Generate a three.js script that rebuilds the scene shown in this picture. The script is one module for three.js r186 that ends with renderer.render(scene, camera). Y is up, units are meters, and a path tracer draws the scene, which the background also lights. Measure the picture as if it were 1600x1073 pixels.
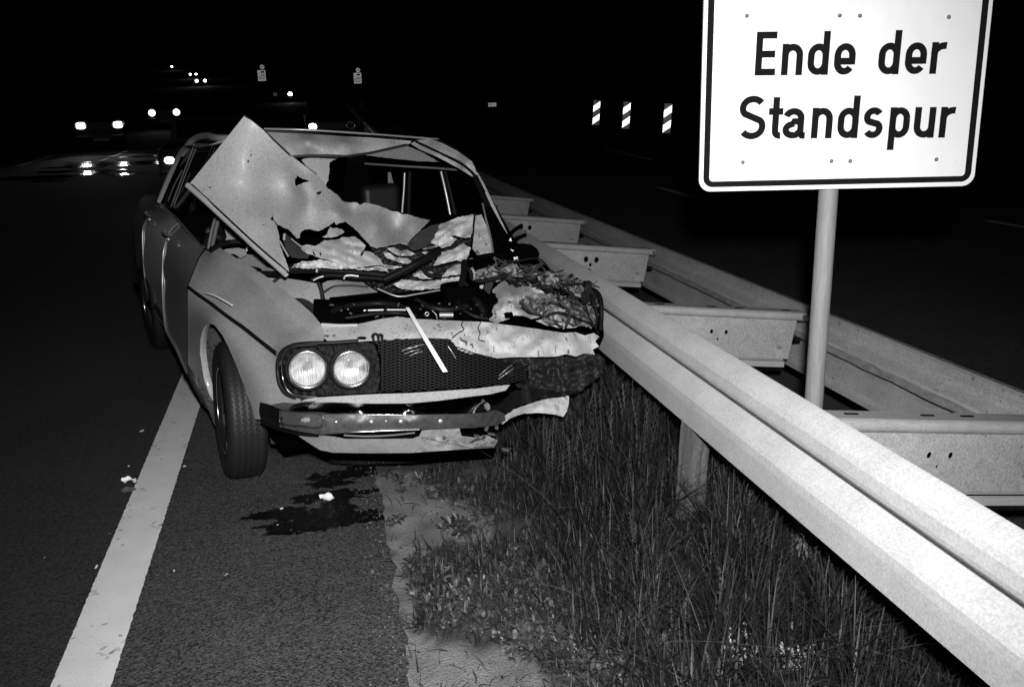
import * as THREE from 'three';
import { mergeGeometries } from 'three/addons/utils/BufferGeometryUtils.js';
import { RoundedBoxGeometry } from 'three/addons/geometries/RoundedBoxGeometry.js';
import { ImprovedNoise } from 'three/addons/math/ImprovedNoise.js';

// ---------------------------------------------------------------- camera, sky, lights, exposure
const EYE = new THREE.Vector3(0, 1.62, 0), FOCAL = 1400, PW = 1600, PH = 1073;
const AX = new THREE.Vector3(0.97883, -0.02704, 0.20288), AY = new THREE.Vector3(-0.07809, -0.96559, 0.24807), AZ = new THREE.Vector3(0.18919, -0.25866, -0.94726);
const scene = new THREE.Scene();
const camera = new THREE.PerspectiveCamera(THREE.MathUtils.radToDeg(2 * Math.atan(PH / 2 / FOCAL)), PW / PH, 0.05, 900);
camera.position.copy(EYE);
camera.quaternion.setFromRotationMatrix(new THREE.Matrix4().makeBasis(AX, AY.clone().negate(), AZ.clone().negate()));
const renderer = new THREE.WebGLRenderer({ antialias: true });
renderer.toneMapping = THREE.LinearToneMapping;
renderer.toneMappingExposure = 1;
renderer.shadowMap.enabled = true;
{ // an overcast night sky, all but black
  const d = new Float32Array(64 * 32 * 4);
  for (let i = 0; i < 64 * 32; i++) { const y = Math.floor(i / 64) / 32; const v = 0.00022 + 0.0001 * (1 - Math.abs(y - 0.5) * 2); d.set([v, v, v * 1.02, 1], i * 4); }
  const t = new THREE.DataTexture(d, 64, 32, THREE.RGBAFormat, THREE.FloatType);
  t.mapping = THREE.EquirectangularReflectionMapping; t.magFilter = THREE.LinearFilter; t.needsUpdate = true;
  scene.background = t; scene.environment = t;
}
const moon = new THREE.DirectionalLight(0xffffff, 0.0015); // what little the clouded night adds
moon.position.set(-30, 60, 20); moon.castShadow = true; scene.add(moon, moon.target);
const flash = new THREE.SpotLight(0xffffff, 62, 0, 0.82, 0.9, 2); // the press photographer's flashgun, held up at the left of the lens
flash.position.set(0.06, 1.84, 0.02); flash.target.position.set(0.6, 0.7, -3.4);
flash.castShadow = true; flash.shadow.radius = 2.2; scene.add(flash, flash.target);

// ---------------------------------------------------------------- helpers
let seed = 20731;
const rnd = () => { seed = (seed + 0x6d2b79f5) | 0; let t = Math.imul(seed ^ (seed >>> 15), 1 | seed); t = (t + Math.imul(t ^ (t >>> 7), 61 | t)) ^ t; return ((t ^ (t >>> 14)) >>> 0) / 4294967296; };
const rr = (a, b) => a + (b - a) * rnd();
const perlin = new ImprovedNoise();
const nz = (x, y, z = 0) => perlin.noise(x, y, z);
const V = (x, y, z) => new THREE.Vector3(x, y, z);
const ground = (z) => { const t = Math.max(0, -z - 10); return (0.03 * t * t) / (t + 6) + 0.00012 * t * t; }; // the road climbs beyond ten metres
// a survey: the sight line measured as (px, py) in the photograph, taken at z = -dist, gives a place in metres
function at(px, py, z) {
  const a = (px - PW / 2) / FOCAL, b = (py - PH / 2) / FOCAL;
  const d = V(AX.x * a + AY.x * b + AZ.x, AX.y * a + AY.y * b + AZ.y, AX.z * a + AY.z * b + AZ.z);
  return EYE.clone().addScaledVector(d, z / d.z);
}
function onGround(px, py, y = 0) { const p = at(px, py, -1), d = p.sub(EYE); return EYE.clone().addScaledVector(d, (y - EYE.y) / d.y); }
const taken = new Map();
const numbered = (n) => { const k = taken.get(n) ?? 0; taken.set(n, k + 1); return k ? `${n}_${String(k).padStart(3, '0')}` : n; };
function tag(o, label, category, group) { o.userData.label = label; o.userData.category = category; if (group) o.userData.group = group; return o; }
function shade(o) { o.traverse((m) => { if (m.isMesh) { m.castShadow = true; m.receiveShadow = true; } }); return o; }
function thing(name, label, category, pos = V(0, 0, 0), turn = 0, group) {
  const g = new THREE.Group(); g.name = numbered(name); g.position.copy(pos); g.rotation.y = turn; scene.add(g);
  return tag(g, label, category, group);
}
function part(parent, name, geo, mat, label) {
  const m = new THREE.Mesh(Array.isArray(geo) ? mergeGeometries(geo.map((g) => plain(g)), false) : geo, mat);
  m.name = name; if (label) m.userData.label = label;
  m.castShadow = m.receiveShadow = true; parent.add(m); return m;
}
function plain(g) { let q = g.index ? g.toNonIndexed() : g; for (const k of Object.keys(q.attributes)) if (!['position', 'normal', 'uv'].includes(k)) q.deleteAttribute(k); if (!q.attributes.uv) q.setAttribute('uv', new THREE.BufferAttribute(new Float32Array(q.attributes.position.count * 2), 2)); q.morphAttributes = {}; return q; }
function struct(name, geo, mat) { const m = new THREE.Mesh(geo, mat); m.name = name; m.userData.kind = 'structure'; m.receiveShadow = m.castShadow = true; scene.add(m); return m; }
function single(name, geo, mat, label, category, group) { const m = new THREE.Mesh(Array.isArray(geo) ? mergeGeometries(geo.map((g) => plain(g)), false) : geo, mat); m.name = numbered(name); m.castShadow = m.receiveShadow = true; scene.add(m); return tag(m, label, category, group); }
const boxAt = (w, h, d, x, y, z, ry = 0, rx = 0, rz = 0) => new THREE.BoxGeometry(w, h, d).rotateX(rx).rotateZ(rz).rotateY(ry).translate(x, y, z);
function tube(points, r, seg = 8, n = 0, closed = false) { return new THREE.TubeGeometry(new THREE.CatmullRomCurve3(points, closed, 'centripetal'), n || points.length * 5, r, seg, closed); }
const PX = (list) => list.map(([x, y, z]) => at(x, y, z));

// ---------------------------------------------------------------- textures and materials (all greys: the film was black and white)
function tex(size, f, metres, srgb = false) {
  const d = new Uint8Array(size * size * 4);
  for (let y = 0; y < size; y++) for (let x = 0; x < size; x++) { const v = Math.max(0, Math.min(255, f(x / size, y / size, x, y) * 255)); d.set([v, v, v, 255], (y * size + x) * 4); }
  const t = new THREE.DataTexture(d, size, size); t.wrapS = t.wrapT = THREE.RepeatWrapping; t.magFilter = THREE.LinearFilter; t.repeat.set(1 / metres, 1 / metres);
  if (srgb) t.colorSpace = THREE.SRGBColorSpace; t.needsUpdate = true; return t;
}
// noise that tiles over the unit square
function tn(u, v, k, s = 0) { const x = u * k, y = v * k, a = nz(x, y, s), b = nz(x - k, y, s), c = nz(x, y - k, s), d = nz(x - k, y - k, s); return (a * (1 - u) + b * u) * (1 - v) + (c * (1 - u) + d * u) * v; }
const hash = (x, y, s = 0) => { let h = (x * 374761393 + y * 668265263 + s * 2147483647) | 0; h = Math.imul(h ^ (h >>> 13), 1274126177); return ((h ^ (h >>> 16)) >>> 0) / 4294967296; };
const grainMap = (mean, fine, coarse, metres, k = 10, size = 512, spots = 0) => tex(size, (u, v, x, y) => {
  let a = mean * (1 + coarse * (tn(u, v, k) + 0.6 * tn(u, v, k * 3, 5)) + fine * (hash(x >> 1, y >> 1) - 0.5) + fine * 0.6 * (hash(x, y, 3) - 0.5));
  if (spots && hash(x >> 1, y >> 1, 7) < spots) a *= 0.35;
  return a;
}, metres);
const M = {};
const std = (o) => new THREE.MeshStandardMaterial(o), phys = (o) => new THREE.MeshPhysicalMaterial(o);
const G = (v) => new THREE.Color().setRGB(v, v, v);
const DS = THREE.DoubleSide;
{
  const asphaltTex = tex(1024, (u, v, x, y) => {
    const stone = hash(x >> 2, y >> 2, 1), fine = hash(x >> 1, y >> 1, 2), big = hash((x + (y >> 2)) >> 2, y >> 2, 9);
    let a = 0.46 + 0.45 * (stone - 0.5) + 0.75 * (fine - 0.5) + (hash(x >> 1, y >> 1, 21) > 0.985 ? 0.55 : 0) + 0.16 * tn(u, v, 6) + 0.1 * tn(u, v, 24, 4);
    if (big > 0.93) a += 0.22; if (big < 0.07) a -= 0.16;
    return a;
  }, 2.1);
  const asphaltBump = asphaltTex.clone(); asphaltBump.needsUpdate = true;
  M.asphalt = std({ color: G(0.098), map: asphaltTex, bumpMap: asphaltBump, bumpScale: 0.004, roughness: 0.9, vertexColors: true });
  M.wet = std({ color: G(0.012), roughness: 0.13, bumpMap: tex(512, (u, v) => 0.5 + 0.5 * tn(u, v, 14) + 0.25 * tn(u, v, 40, 3), 6), bumpScale: 0.016 });
  const lineTex = tex(1024, (u, v, x, y) => { let a = 0.86 + 0.1 * tn(u, v, 8) + 0.2 * (hash(x, y) - 0.5); const h = hash(x >> 1, y >> 1, 4); if (h > 0.985) a *= 0.45; if (tn(u, v, 30, 7) > 0.44) a *= 0.55; if (tn(u, v, 9, 13) + 0.5 * tn(u, v, 40, 14) > 0.5) a *= 0.72; return a; }, 0.9);
  M.line = std({ color: G(0.88), map: lineTex, roughness: 0.85, bumpMap: lineTex, bumpScale: 0.002 });
  M.soil = std({ color: G(0.36), map: tex(1024, (u, v, x, y) => 0.52 + 0.3 * tn(u, v, 9) + 0.3 * (hash(x, y) - 0.5) + (hash(x >> 2, y >> 2, 5) > 0.95 ? -0.25 : 0), 1.1), roughness: 1, bumpMap: tex(512, (u, v, x, y) => 0.5 + 0.2 * tn(u, v, 9) + 0.1 * tn(u, v, 40, 2) + 0.5 * (hash(x >> 2, y >> 2) - 0.5), 0.7), bumpScale: 0.005, vertexColors: true });
  M.earth = std({ color: G(0.05), roughness: 1 });
  M.galv = std({ color: G(0.82), map: grainMap(0.8, 0.24, 0.16, 1.3, 8), roughness: 0.62, metalness: 0.15, bumpMap: grainMap(0.5, 0.4, 0.2, 0.4, 10), bumpScale: 0.0008 });
  M.galvOld = std({ color: G(0.45), map: tex(512, (u, v, x, y) => 0.72 + 0.18 * tn(u, v, 5) + 0.14 * tn(u, v, 18, 2) + 0.4 * (hash(x >> 1, y >> 1) - 0.5) - (tn(u, v, 26, 8) > 0.42 ? 0.3 : 0), 0.9), roughness: 0.7, metalness: 0.1, bumpMap: grainMap(0.5, 0.5, 0.3, 0.4, 10), bumpScale: 0.001 });
  M.galvDirt = std({ color: G(0.3), map: grainMap(0.7, 0.5, 0.6, 0.8, 12), roughness: 0.9 });
  M.wood = std({ color: G(0.17), map: tex(512, (u, v, x, y) => 0.6 + 0.5 * tn(u, v * 0.999, 22) * (0.5 + u) + 0.25 * (hash(x, y >> 4) - 0.5) + 0.2 * (hash(x, y) - 0.5), 0.6), roughness: 0.95 });
  const paintMap = grainMap(0.9, 0.36, 0.09, 1.1, 7, 512, 0.003);
  M.paint = phys({ color: G(0.48), map: paintMap, roughness: 0.6, clearcoat: 0.12, clearcoatRoughness: 0.25, side: DS });
  M.paintSide = phys({ color: G(0.46), map: paintMap, roughness: 0.5, clearcoat: 1, clearcoatRoughness: 0.1, side: DS });
  const chipMap = (thr) => tex(512, (u, v, x, y) => {
    const n = tn(u, v, 9) + 0.6 * tn(u, v, 22, 3) + 0.35 * tn(u, v, 50, 6), c = Math.abs(tn(u, v, 6, 11) + 0.35 * tn(u, v, 19, 12));
    let a = 0.92 + 0.16 * (hash(x, y) - 0.5);
    if (n < -thr || c < 0.004) a = 0.1 + 0.12 * hash(x >> 1, y >> 1, 2); else if (n < -thr * 0.85) a *= 0.6;
    if (hash(x >> 2, y >> 2, 8) < 0.012) a *= 0.25;
    return a;
  }, 0.55);
  M.chips = std({ color: G(0.62), map: chipMap(0.62), roughness: 0.65, side: DS });
  M.chipsHeavy = std({ color: G(0.5), map: chipMap(0.3), roughness: 0.7, side: DS });
  M.creased = std({ color: G(0.56), map: chipMap(0.42), roughness: 0.65, side: DS });
  M.flaked = std({ color: G(0.34), map: chipMap(0.08), roughness: 0.7, side: DS });
  M.seed = std({ color: G(0.045), roughness: 0.6, side: DS });
  M.bare = std({ color: G(0.06), map: grainMap(0.6, 0.6, 0.8, 0.3, 12), roughness: 0.6, metalness: 0.3, side: DS });
  M.burnt = phys({ specularIntensity: 0.3, color: G(0.016), map: grainMap(0.6, 0.6, 0.8, 0.3, 12), roughness: 0.6, side: DS });
  M.black = phys({ color: G(0.004), roughness: 0.6, specularIntensity: 0.35, side: DS });
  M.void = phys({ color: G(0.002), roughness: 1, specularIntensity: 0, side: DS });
  M.rubber = phys({ color: G(0.008), roughness: 0.5, specularIntensity: 0.5, side: DS });
  M.treadRubber = phys({ specularIntensity: 0.8, color: G(0.03), map: grainMap(0.7, 0.8, 0.5, 0.25, 8, 512, 0.01), roughness: 0.55, side: DS });
  M.tyre = phys({ specularIntensity: 0.7, color: G(0.014), map: grainMap(0.7, 0.7, 0.6, 0.25, 8, 512, 0.01), roughness: 0.7, side: DS });
  M.chrome = std({ color: G(0.75), metalness: 1, roughness: 0.2, side: DS });
  M.chromeDull = std({ color: G(0.62), metalness: 0.75, roughness: 0.42, side: DS });
  M.steelGrey = std({ color: G(0.2), map: grainMap(0.75, 0.5, 0.5, 0.35, 12), roughness: 0.55, metalness: 0.4, side: DS });
  M.liner = std({ color: G(0.16), map: tex(256, (u, v, x, y) => 0.4 + 0.6 * tn(u, v, 7) + 0.5 * tn(u, v, 18, 3) + 0.2 * (hash(x, y) - 0.5), 0.25), roughness: 0.9, side: DS });
  M.white = std({ color: G(0.9), roughness: 0.6, side: DS });
  M.signWhite = std({ color: G(0.74), map: tex(512, (u, v, x, y) => 0.96 + 0.05 * tn(u, v, 5) + 0.04 * tn(u, v * 0.5, 30, 2) - (hash(x, y) > 0.9992 ? 0.3 : 0), 1), roughness: 0.5 });
  M.signBlack = phys({ color: G(0.008), roughness: 0.9, specularIntensity: 0.1 });
  M.pole = std({ color: G(0.3), map: grainMap(0.8, 0.4, 0.3, 0.4, 8), roughness: 0.7, metalness: 0.2 });
  M.lensBowl = std({ color: G(0.95), metalness: 0.5, roughness: 0.42, map: tex(256, (u, v, x, y) => 0.74 + 0.75 * tn(u, v, 3, 4) + 0.4 * tn(u, v, 7, 2) + 0.09 * Math.sin(u * Math.PI * 36) + 0.2 * (hash(x >> 2, y >> 2) - 0.5), 0.15), bumpMap: tex(256, (u, v) => 0.5 + 0.5 * Math.sin(u * Math.PI * 2 * 16), 0.15), bumpScale: 0.001, side: DS });
  M.glass = phys({ color: G(0.95), transmission: 1, thickness: 0, roughness: 0.02, ior: 1.45, side: DS });
  M.darkGlass = phys({ color: G(0.015), roughness: 0.1, side: DS });
  M.lampOn = std({ color: G(1), emissive: G(1), emissiveIntensity: 9, roughness: 0.6 });
  M.dark = std({ color: G(0.03), roughness: 0.45 });
  M.grass = phys({ color: G(0.026), roughness: 0.5, specularIntensity: 0.6, side: DS });
  M.leaf = phys({ color: G(0.06), roughness: 0.5, specularIntensity: 0.7, side: DS });
  M.paleLeaf = std({ color: G(0.34), roughness: 0.7, side: DS });
  M.reflective = std({ color: G(0.7), metalness: 1, roughness: 0.2 });
  M.reflectiveDim = std({ color: G(0.02), metalness: 1, roughness: 0.2 });
}

// ---------------------------------------------------------------- sheet metal: an outline, depths at measured points, a fine triangulation
function tps(ctrl, soft = 1e-4) { // thin-plate spline of z over (px, py)
  const n = ctrl.length, N = n + 3, A = [], K = (r2) => (r2 > 0 ? r2 * Math.log(r2) : 0), s = 1 / 100;
  for (let i = 0; i < N; i++) A.push(new Float64Array(N + 1));
  for (let i = 0; i < n; i++) {
    const [xi, yi, zi] = ctrl[i];
    for (let j = 0; j < n; j++) { const dx = (xi - ctrl[j][0]) * s, dy = (yi - ctrl[j][1]) * s; A[i][j] = K(dx * dx + dy * dy); }
    A[i][i] += soft;
    A[i][n] = A[n][i] = 1; A[i][n + 1] = A[n + 1][i] = xi * s; A[i][n + 2] = A[n + 2][i] = yi * s; A[i][N] = zi;
  }
  for (let c = 0; c < N; c++) {
    let p = c; for (let r = c + 1; r < N; r++) if (Math.abs(A[r][c]) > Math.abs(A[p][c])) p = r;
    [A[c], A[p]] = [A[p], A[c]];
    if (Math.abs(A[c][c]) < 1e-12) continue;
    for (let r = 0; r < N; r++) if (r !== c) { const f = A[r][c] / A[c][c]; if (f) for (let k = c; k <= N; k++) A[r][k] -= f * A[c][k]; }
  }
  const w = A.map((row, i) => row[N] / (row[i] || 1e9));
  return (x, y) => { let v = w[n] + w[n + 1] * x * s + w[n + 2] * y * s; for (let i = 0; i < n; i++) { const dx = (x - ctrl[i][0]) * s, dy = (y - ctrl[i][1]) * s; v += w[i] * K(dx * dx + dy * dy); } return v; };
}
function inside(poly, x, y) { let c = false; for (let i = 0, j = poly.length - 1; i < poly.length; j = i++) { const [xi, yi] = poly[i], [xj, yj] = poly[j]; if (yi > y !== yj > y && x < ((xj - xi) * (y - yi)) / (yj - yi) + xi) c = !c; } return c; }
function resample(poly, step, rag, closed = true) {
  const out = [];
  for (let i = 0; i < poly.length - (closed ? 0 : 1); i++) {
    const a = poly[i], b = poly[(i + 1) % poly.length], L = Math.hypot(b[0] - a[0], b[1] - a[1]), n = Math.max(1, Math.round(L / step));
    for (let k = 0; k < n; k++) {
      let x = a[0] + ((b[0] - a[0]) * k) / n, y = a[1] + ((b[1] - a[1]) * k) / n;
      if (rag && a[2] !== 0) { x += rag * rr(-1, 1); y += rag * rr(-1, 1); }
      out.push([x, y]);
    }
  }
  return out;
}
function delaunay(pts) { // sweep in x (Bourke)
  const idx = pts.map((_, i) => i).sort((a, b) => pts[a][0] - pts[b][0]), n = pts.length;
  let x0 = 1e9, x1 = -1e9, y0 = 1e9, y1 = -1e9; for (const [x, y] of pts) { x0 = Math.min(x0, x); x1 = Math.max(x1, x); y0 = Math.min(y0, y); y1 = Math.max(y1, y); }
  const d = Math.max(x1 - x0, y1 - y0), mx = (x0 + x1) / 2, my = (y0 + y1) / 2, P = pts.concat([[mx - 20 * d, my - d], [mx, my + 20 * d], [mx + 20 * d, my - d]]);
  const circ = (a, b, c) => {
    const [ax, ay] = P[a], [bx, by] = P[b], [cx, cy] = P[c], D = 2 * (ax * (by - cy) + bx * (cy - ay) + cx * (ay - by)) || 1e-12;
    const ux = ((ax * ax + ay * ay) * (by - cy) + (bx * bx + by * by) * (cy - ay) + (cx * cx + cy * cy) * (ay - by)) / D, uy = ((ax * ax + ay * ay) * (cx - bx) + (bx * bx + by * by) * (ax - cx) + (cx * cx + cy * cy) * (bx - ax)) / D;
    return { a, b, c, x: ux, y: uy, r: (ax - ux) ** 2 + (ay - uy) ** 2 };
  };
  let open = [circ(n, n + 1, n + 2)]; const done = [];
  for (const i of idx) {
    const [x, y] = P[i], edges = new Map(), keep = [];
    for (const t of open) {
      const dx = x - t.x;
      if (dx > 0 && dx * dx > t.r) { done.push(t); continue; }
      if (dx * dx + (y - t.y) ** 2 - t.r > 1e-9) { keep.push(t); continue; }
      for (const [p, q] of [[t.a, t.b], [t.b, t.c], [t.c, t.a]]) { const k = p < q ? p * 100003 + q : q * 100003 + p; edges.has(k) ? edges.set(k, null) : edges.set(k, [p, q]); }
    }
    for (const e of edges.values()) if (e) keep.push(circ(e[0], e[1], i));
    open = keep;
  }
  return done.concat(open).filter((t) => t.a < n && t.b < n && t.c < n).map((t) => [t.a, t.b, t.c]);
}
function sheet(outline, ctrl, { step = 5, rag = 0, holes = [], dent = 0, dentK = 30, bump, thick = 0, soft } = {}) {
  const z = tps(ctrl, soft), edge = resample(outline, step, rag), cuts = holes.map((h) => resample(h, step * 0.8, rag || 0.5));
  const pts = edge.concat(...cuts);
  let x0 = 1e9, x1 = -1e9, y0 = 1e9, y1 = -1e9; for (const [x, y] of edge) { x0 = Math.min(x0, x); x1 = Math.max(x1, x); y0 = Math.min(y0, y); y1 = Math.max(y1, y); }
  const near = new Set(), key = (x, y) => Math.floor(x / step) * 9973 + Math.floor(y / step);
  for (const [x, y] of pts) for (const dx of [-0.4, 0.4]) for (const dy of [-0.4, 0.4]) near.add(key(x + dx * step, y + dy * step));
  for (let y = y0, row = 0; y < y1; y += step * 0.87, row++) for (let x = x0 + (row % 2) * step * 0.5; x < x1; x += step) {
    const qx = x + rr(-0.12, 0.12) * step, qy = y + rr(-0.12, 0.12) * step;
    if (!near.has(key(qx, qy)) && inside(edge, qx, qy) && !cuts.some((c) => inside(c, qx, qy))) pts.push([qx, qy]);
  }
  const tri = delaunay(pts).filter(([a, b, c]) => { const x = (pts[a][0] + pts[b][0] + pts[c][0]) / 3, y = (pts[a][1] + pts[b][1] + pts[c][1]) / 3; return inside(edge, x, y) && !cuts.some((h) => inside(h, x, y)); });
  const pos = new Float32Array(pts.length * 3), uv = new Float32Array(pts.length * 2), index = [];
  pts.forEach(([x, y], i) => {
    let d = z(x, y);
    if (dent) d += dent * (nz(x / dentK, y / dentK, 3.3) + 0.5 * nz(x / dentK * 2.3, y / dentK * 2.3, 8.1));
    if (bump) d += bump(x, y);
    at(x, y, d).toArray(pos, i * 3);
  });
  for (const [a, b, c] of tri) { const s = (pts[b][0] - pts[a][0]) * (pts[c][1] - pts[a][1]) - (pts[b][1] - pts[a][1]) * (pts[c][0] - pts[a][0]); s < 0 ? index.push(a, b, c) : index.push(a, c, b); }
  const g = new THREE.BufferGeometry(); g.setAttribute('position', new THREE.BufferAttribute(pos, 3)); g.setIndex(index); g.computeVertexNormals();
  const n = g.attributes.normal; let ax = 0, ay = 0, az = 0; for (let i = 0; i < n.count; i++) { ax += Math.abs(n.getX(i)); ay += Math.abs(n.getY(i)); az += Math.abs(n.getZ(i)); }
  for (let i = 0; i < pts.length; i++) { const x = pos[i * 3], y = pos[i * 3 + 1], w = pos[i * 3 + 2]; ax >= ay && ax >= az ? uv.set([w, y], i * 2) : ay >= az ? uv.set([x, w], i * 2) : uv.set([x, y], i * 2); }
  g.setAttribute('uv', new THREE.BufferAttribute(uv, 2));
  if (!thick) return g;
  // a second skin behind the first, and the cut edge between them
  const flat = g.toNonIndexed(), back = flat.clone(), bp = back.attributes.position, bn = back.attributes.normal;
  for (let i = 0; i < bp.count; i++) { bp.setXYZ(i, bp.getX(i) - bn.getX(i) * thick, bp.getY(i) - bn.getY(i) * thick, bp.getZ(i) - bn.getZ(i) * thick); bn.setXYZ(i, -bn.getX(i), -bn.getY(i), -bn.getZ(i)); }
  const count = new Map(); for (let i = 0; i < index.length; i += 3) for (const [p, q] of [[index[i], index[i + 1]], [index[i + 1], index[i + 2]], [index[i + 2], index[i]]]) { const k = p < q ? p * 1e6 + q : q * 1e6 + p; count.set(k, count.has(k) ? null : [p, q]); }
  const rim = [], ruv = []; const N = (i) => V(n.getX(i), n.getY(i), n.getZ(i)), Q = (i) => V(pos[i * 3], pos[i * 3 + 1], pos[i * 3 + 2]);
  for (const e of count.values()) if (e) { const a = Q(e[0]), b = Q(e[1]), c = b.clone().addScaledVector(N(e[1]), -thick), d = a.clone().addScaledVector(N(e[0]), -thick); for (const v of [a, b, c, a, c, d]) { rim.push(v.x, v.y, v.z); ruv.push(v.x, v.y); } }
  const r = new THREE.BufferGeometry(); r.setAttribute('position', new THREE.Float32BufferAttribute(rim, 3)); r.setAttribute('uv', new THREE.Float32BufferAttribute(ruv, 2)); r.computeVertexNormals();
  return mergeGeometries([flat, back, r]);
}

// ---------------------------------------------------------------- the ground, carriageways, verge, markings
function strip(xl, xr, zs, lift, nx = 2, rough = 0, tone) { // a sheet that follows the road's slope; xl, xr are functions of z
  const pos = [], uv = [], col = [], idx = [];
  zs.forEach((z, i) => {
    const a = xl(z), b = xr(z);
    for (let k = 0; k <= nx; k++) {
      const x = a + ((b - a) * k) / nx, y = ground(z) + lift + (rough && k > 0 && k < nx ? rough * (nz(x * 3, z * 3) + 0.5 * nz(x * 9, z * 9)) : 0);
      pos.push(x, y, z); uv.push(x, z);
      const c = 1 + 0.22 * nz(x * 1.1, z * 0.7, 2) + 0.12 * nz(x * 4, z * 3, 5); const c2 = c * (tone ? tone(x, z) : 1); col.push(c2, c2, c2);
      if (i && k) { const p = i * (nx + 1) + k, q = p - nx - 1; idx.push(q - 1, p - 1, p, q - 1, p, q); }
    }
  });
  const g = new THREE.BufferGeometry();
  g.setAttribute('position', new THREE.Float32BufferAttribute(pos, 3)); g.setAttribute('uv', new THREE.Float32BufferAttribute(uv, 2)); g.setAttribute('color', new THREE.Float32BufferAttribute(col, 3));
  g.setIndex(idx); g.computeVertexNormals();
  if (g.attributes.normal.getY(0) < 0) { for (let i = 0; i < idx.length; i += 3) [idx[i], idx[i + 1]] = [idx[i + 1], idx[i]]; g.setIndex(idx); g.computeVertexNormals(); }
  return g;
}
const run = (a, b, n, pow = 1) => Array.from({ length: n + 1 }, (_, i) => a + (b - a) * (i / n) ** pow);
const longRun = [...run(14, -12, 26), ...run(-12.5, -60, 48), ...run(-62, -420, 60)];
const C = (v) => () => v;
struct('ground', strip(C(-260), C(260), longRun, -0.03, 26), M.earth);
const lineX = (z) => -0.862 + 0.027 * (z + 4); // the solid edge line, very slightly askew to the rails
struct('shoulder', strip((z) => lineX(z), C(0.155), longRun, 0, 12), M.asphalt);
struct('road', strip(C(-14), (z) => lineX(z), longRun, 0, 20, 0, () => 0.5), M.asphalt); // the driven lane: toned darker than the shoulder
struct('far_carriageway', strip(C(3.4), C(13), longRun, -0.012, 12), M.asphalt);
// the sandy verge: its edge crumbles over the asphalt
const vergeZ = [...run(3, -9, 260), ...run(-9.5, -40, 62), ...run(-42, -420, 60)];
const groundPoly = (l) => l.map(([x, y]) => { const p = onGround(x, y); return [p.x, p.z]; });
const sandPatches = [[[575, 742], [640, 742], [700, 785], [785, 822], [765, 852], [700, 852], [650, 868], [622, 905], [600, 850]], [[600, 880], [625, 900], [648, 945], [645, 990], [690, 1008], [780, 1015], [850, 1040], [865, 1100], [640, 1100], [620, 980]]].map(groundPoly);
const onSand = (x, z) => sandPatches.some((p) => inside(p, x + 0.03 * nz(x * 14, z * 14, 1), z + 0.05 * nz(x * 11, z * 11, 6)));
struct('verge', strip((z) => (z > -9 ? 0.125 - 0.012 * (z + 2) * (z > -6 ? 0 : 1) + 0.02 * nz(z * 2.2, 1) + 0.022 * nz(z * 9, 4) + 0.012 * nz(z * 31, 9) : 0.13), C(3.42), vergeZ, 0.012, 90, 0.016, (x, z) => (onSand(x, z) ? 0.85 + 0.5 * nz(x * 9, z * 9, 12) : 0.22 + 0.1 * nz(x * 8, z * 8, 3))), M.soil); // sand where it is bare, dark humus under the plants
struct('edge_line', strip((z) => lineX(z) - 0.088 + 0.004 * nz(z * 37, 1) + 0.003 * nz(z * 90, 2), (z) => lineX(z) + 0.088 + 0.004 * nz(z * 35, 5) + 0.003 * nz(z * 95, 6), [...run(3, -9, 900), ...run(-9.2, -16, 30), ...run(-16.5, -40, 40)], 0.004, 2), M.line);
for (const [x0, x1, za, zb] of [[-6.05, -5.92, -24.8, -30.2], [-9.75, -9.6, -30, -33], [-7.95, -7.8, -26, -29.2], [-5.5, -5.36, -42, -47]]) struct('lane_dash', strip((z) => x0, (z) => x1, run(za, zb, 6), 0.005, 1), M.line);
for (const [x, za, zb] of [[5.85, -12.4, -15.6], [7.65, -20.8, -24.6], [8.25, -6.5, -10.1]]) struct('lane_dash', strip(C(x), C(x + 0.13), run(za, zb, 6), -0.006, 1), M.line);
for (let i = 0; i < 15; i++) { // rain water left in the hollows of the far lane
  const x = rr(-6.9, -4.3), z = rr(-28, -20.5), rx = rr(0.25, 0.8), rz = rr(0.12, 0.5), sh = new THREE.Shape(), k = rr(0, 90);
  for (let q = 0; q <= 40; q++) { const a = (q / 40) * Math.PI * 2, f = 1 + 0.7 * nz(Math.cos(a) * 1.5 + k, Math.sin(a) * 1.5) + 0.4 * nz(Math.cos(a) * 4, Math.sin(a) * 4 + k), X = x + Math.cos(a) * rx * f, Z = z + Math.sin(a) * rz * f; q ? sh.lineTo(X, -Z) : sh.moveTo(X, -Z); }
  const g = new THREE.ShapeGeometry(sh).rotateX(-Math.PI / 2), at2 = g.attributes.position; for (let q = 0; q < at2.count; q++) at2.setY(q, ground(at2.getZ(q)) + 0.004 + i * 0.0004); g.computeVertexNormals();
  struct(numbered('puddle'), g, M.wet);
}

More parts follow.
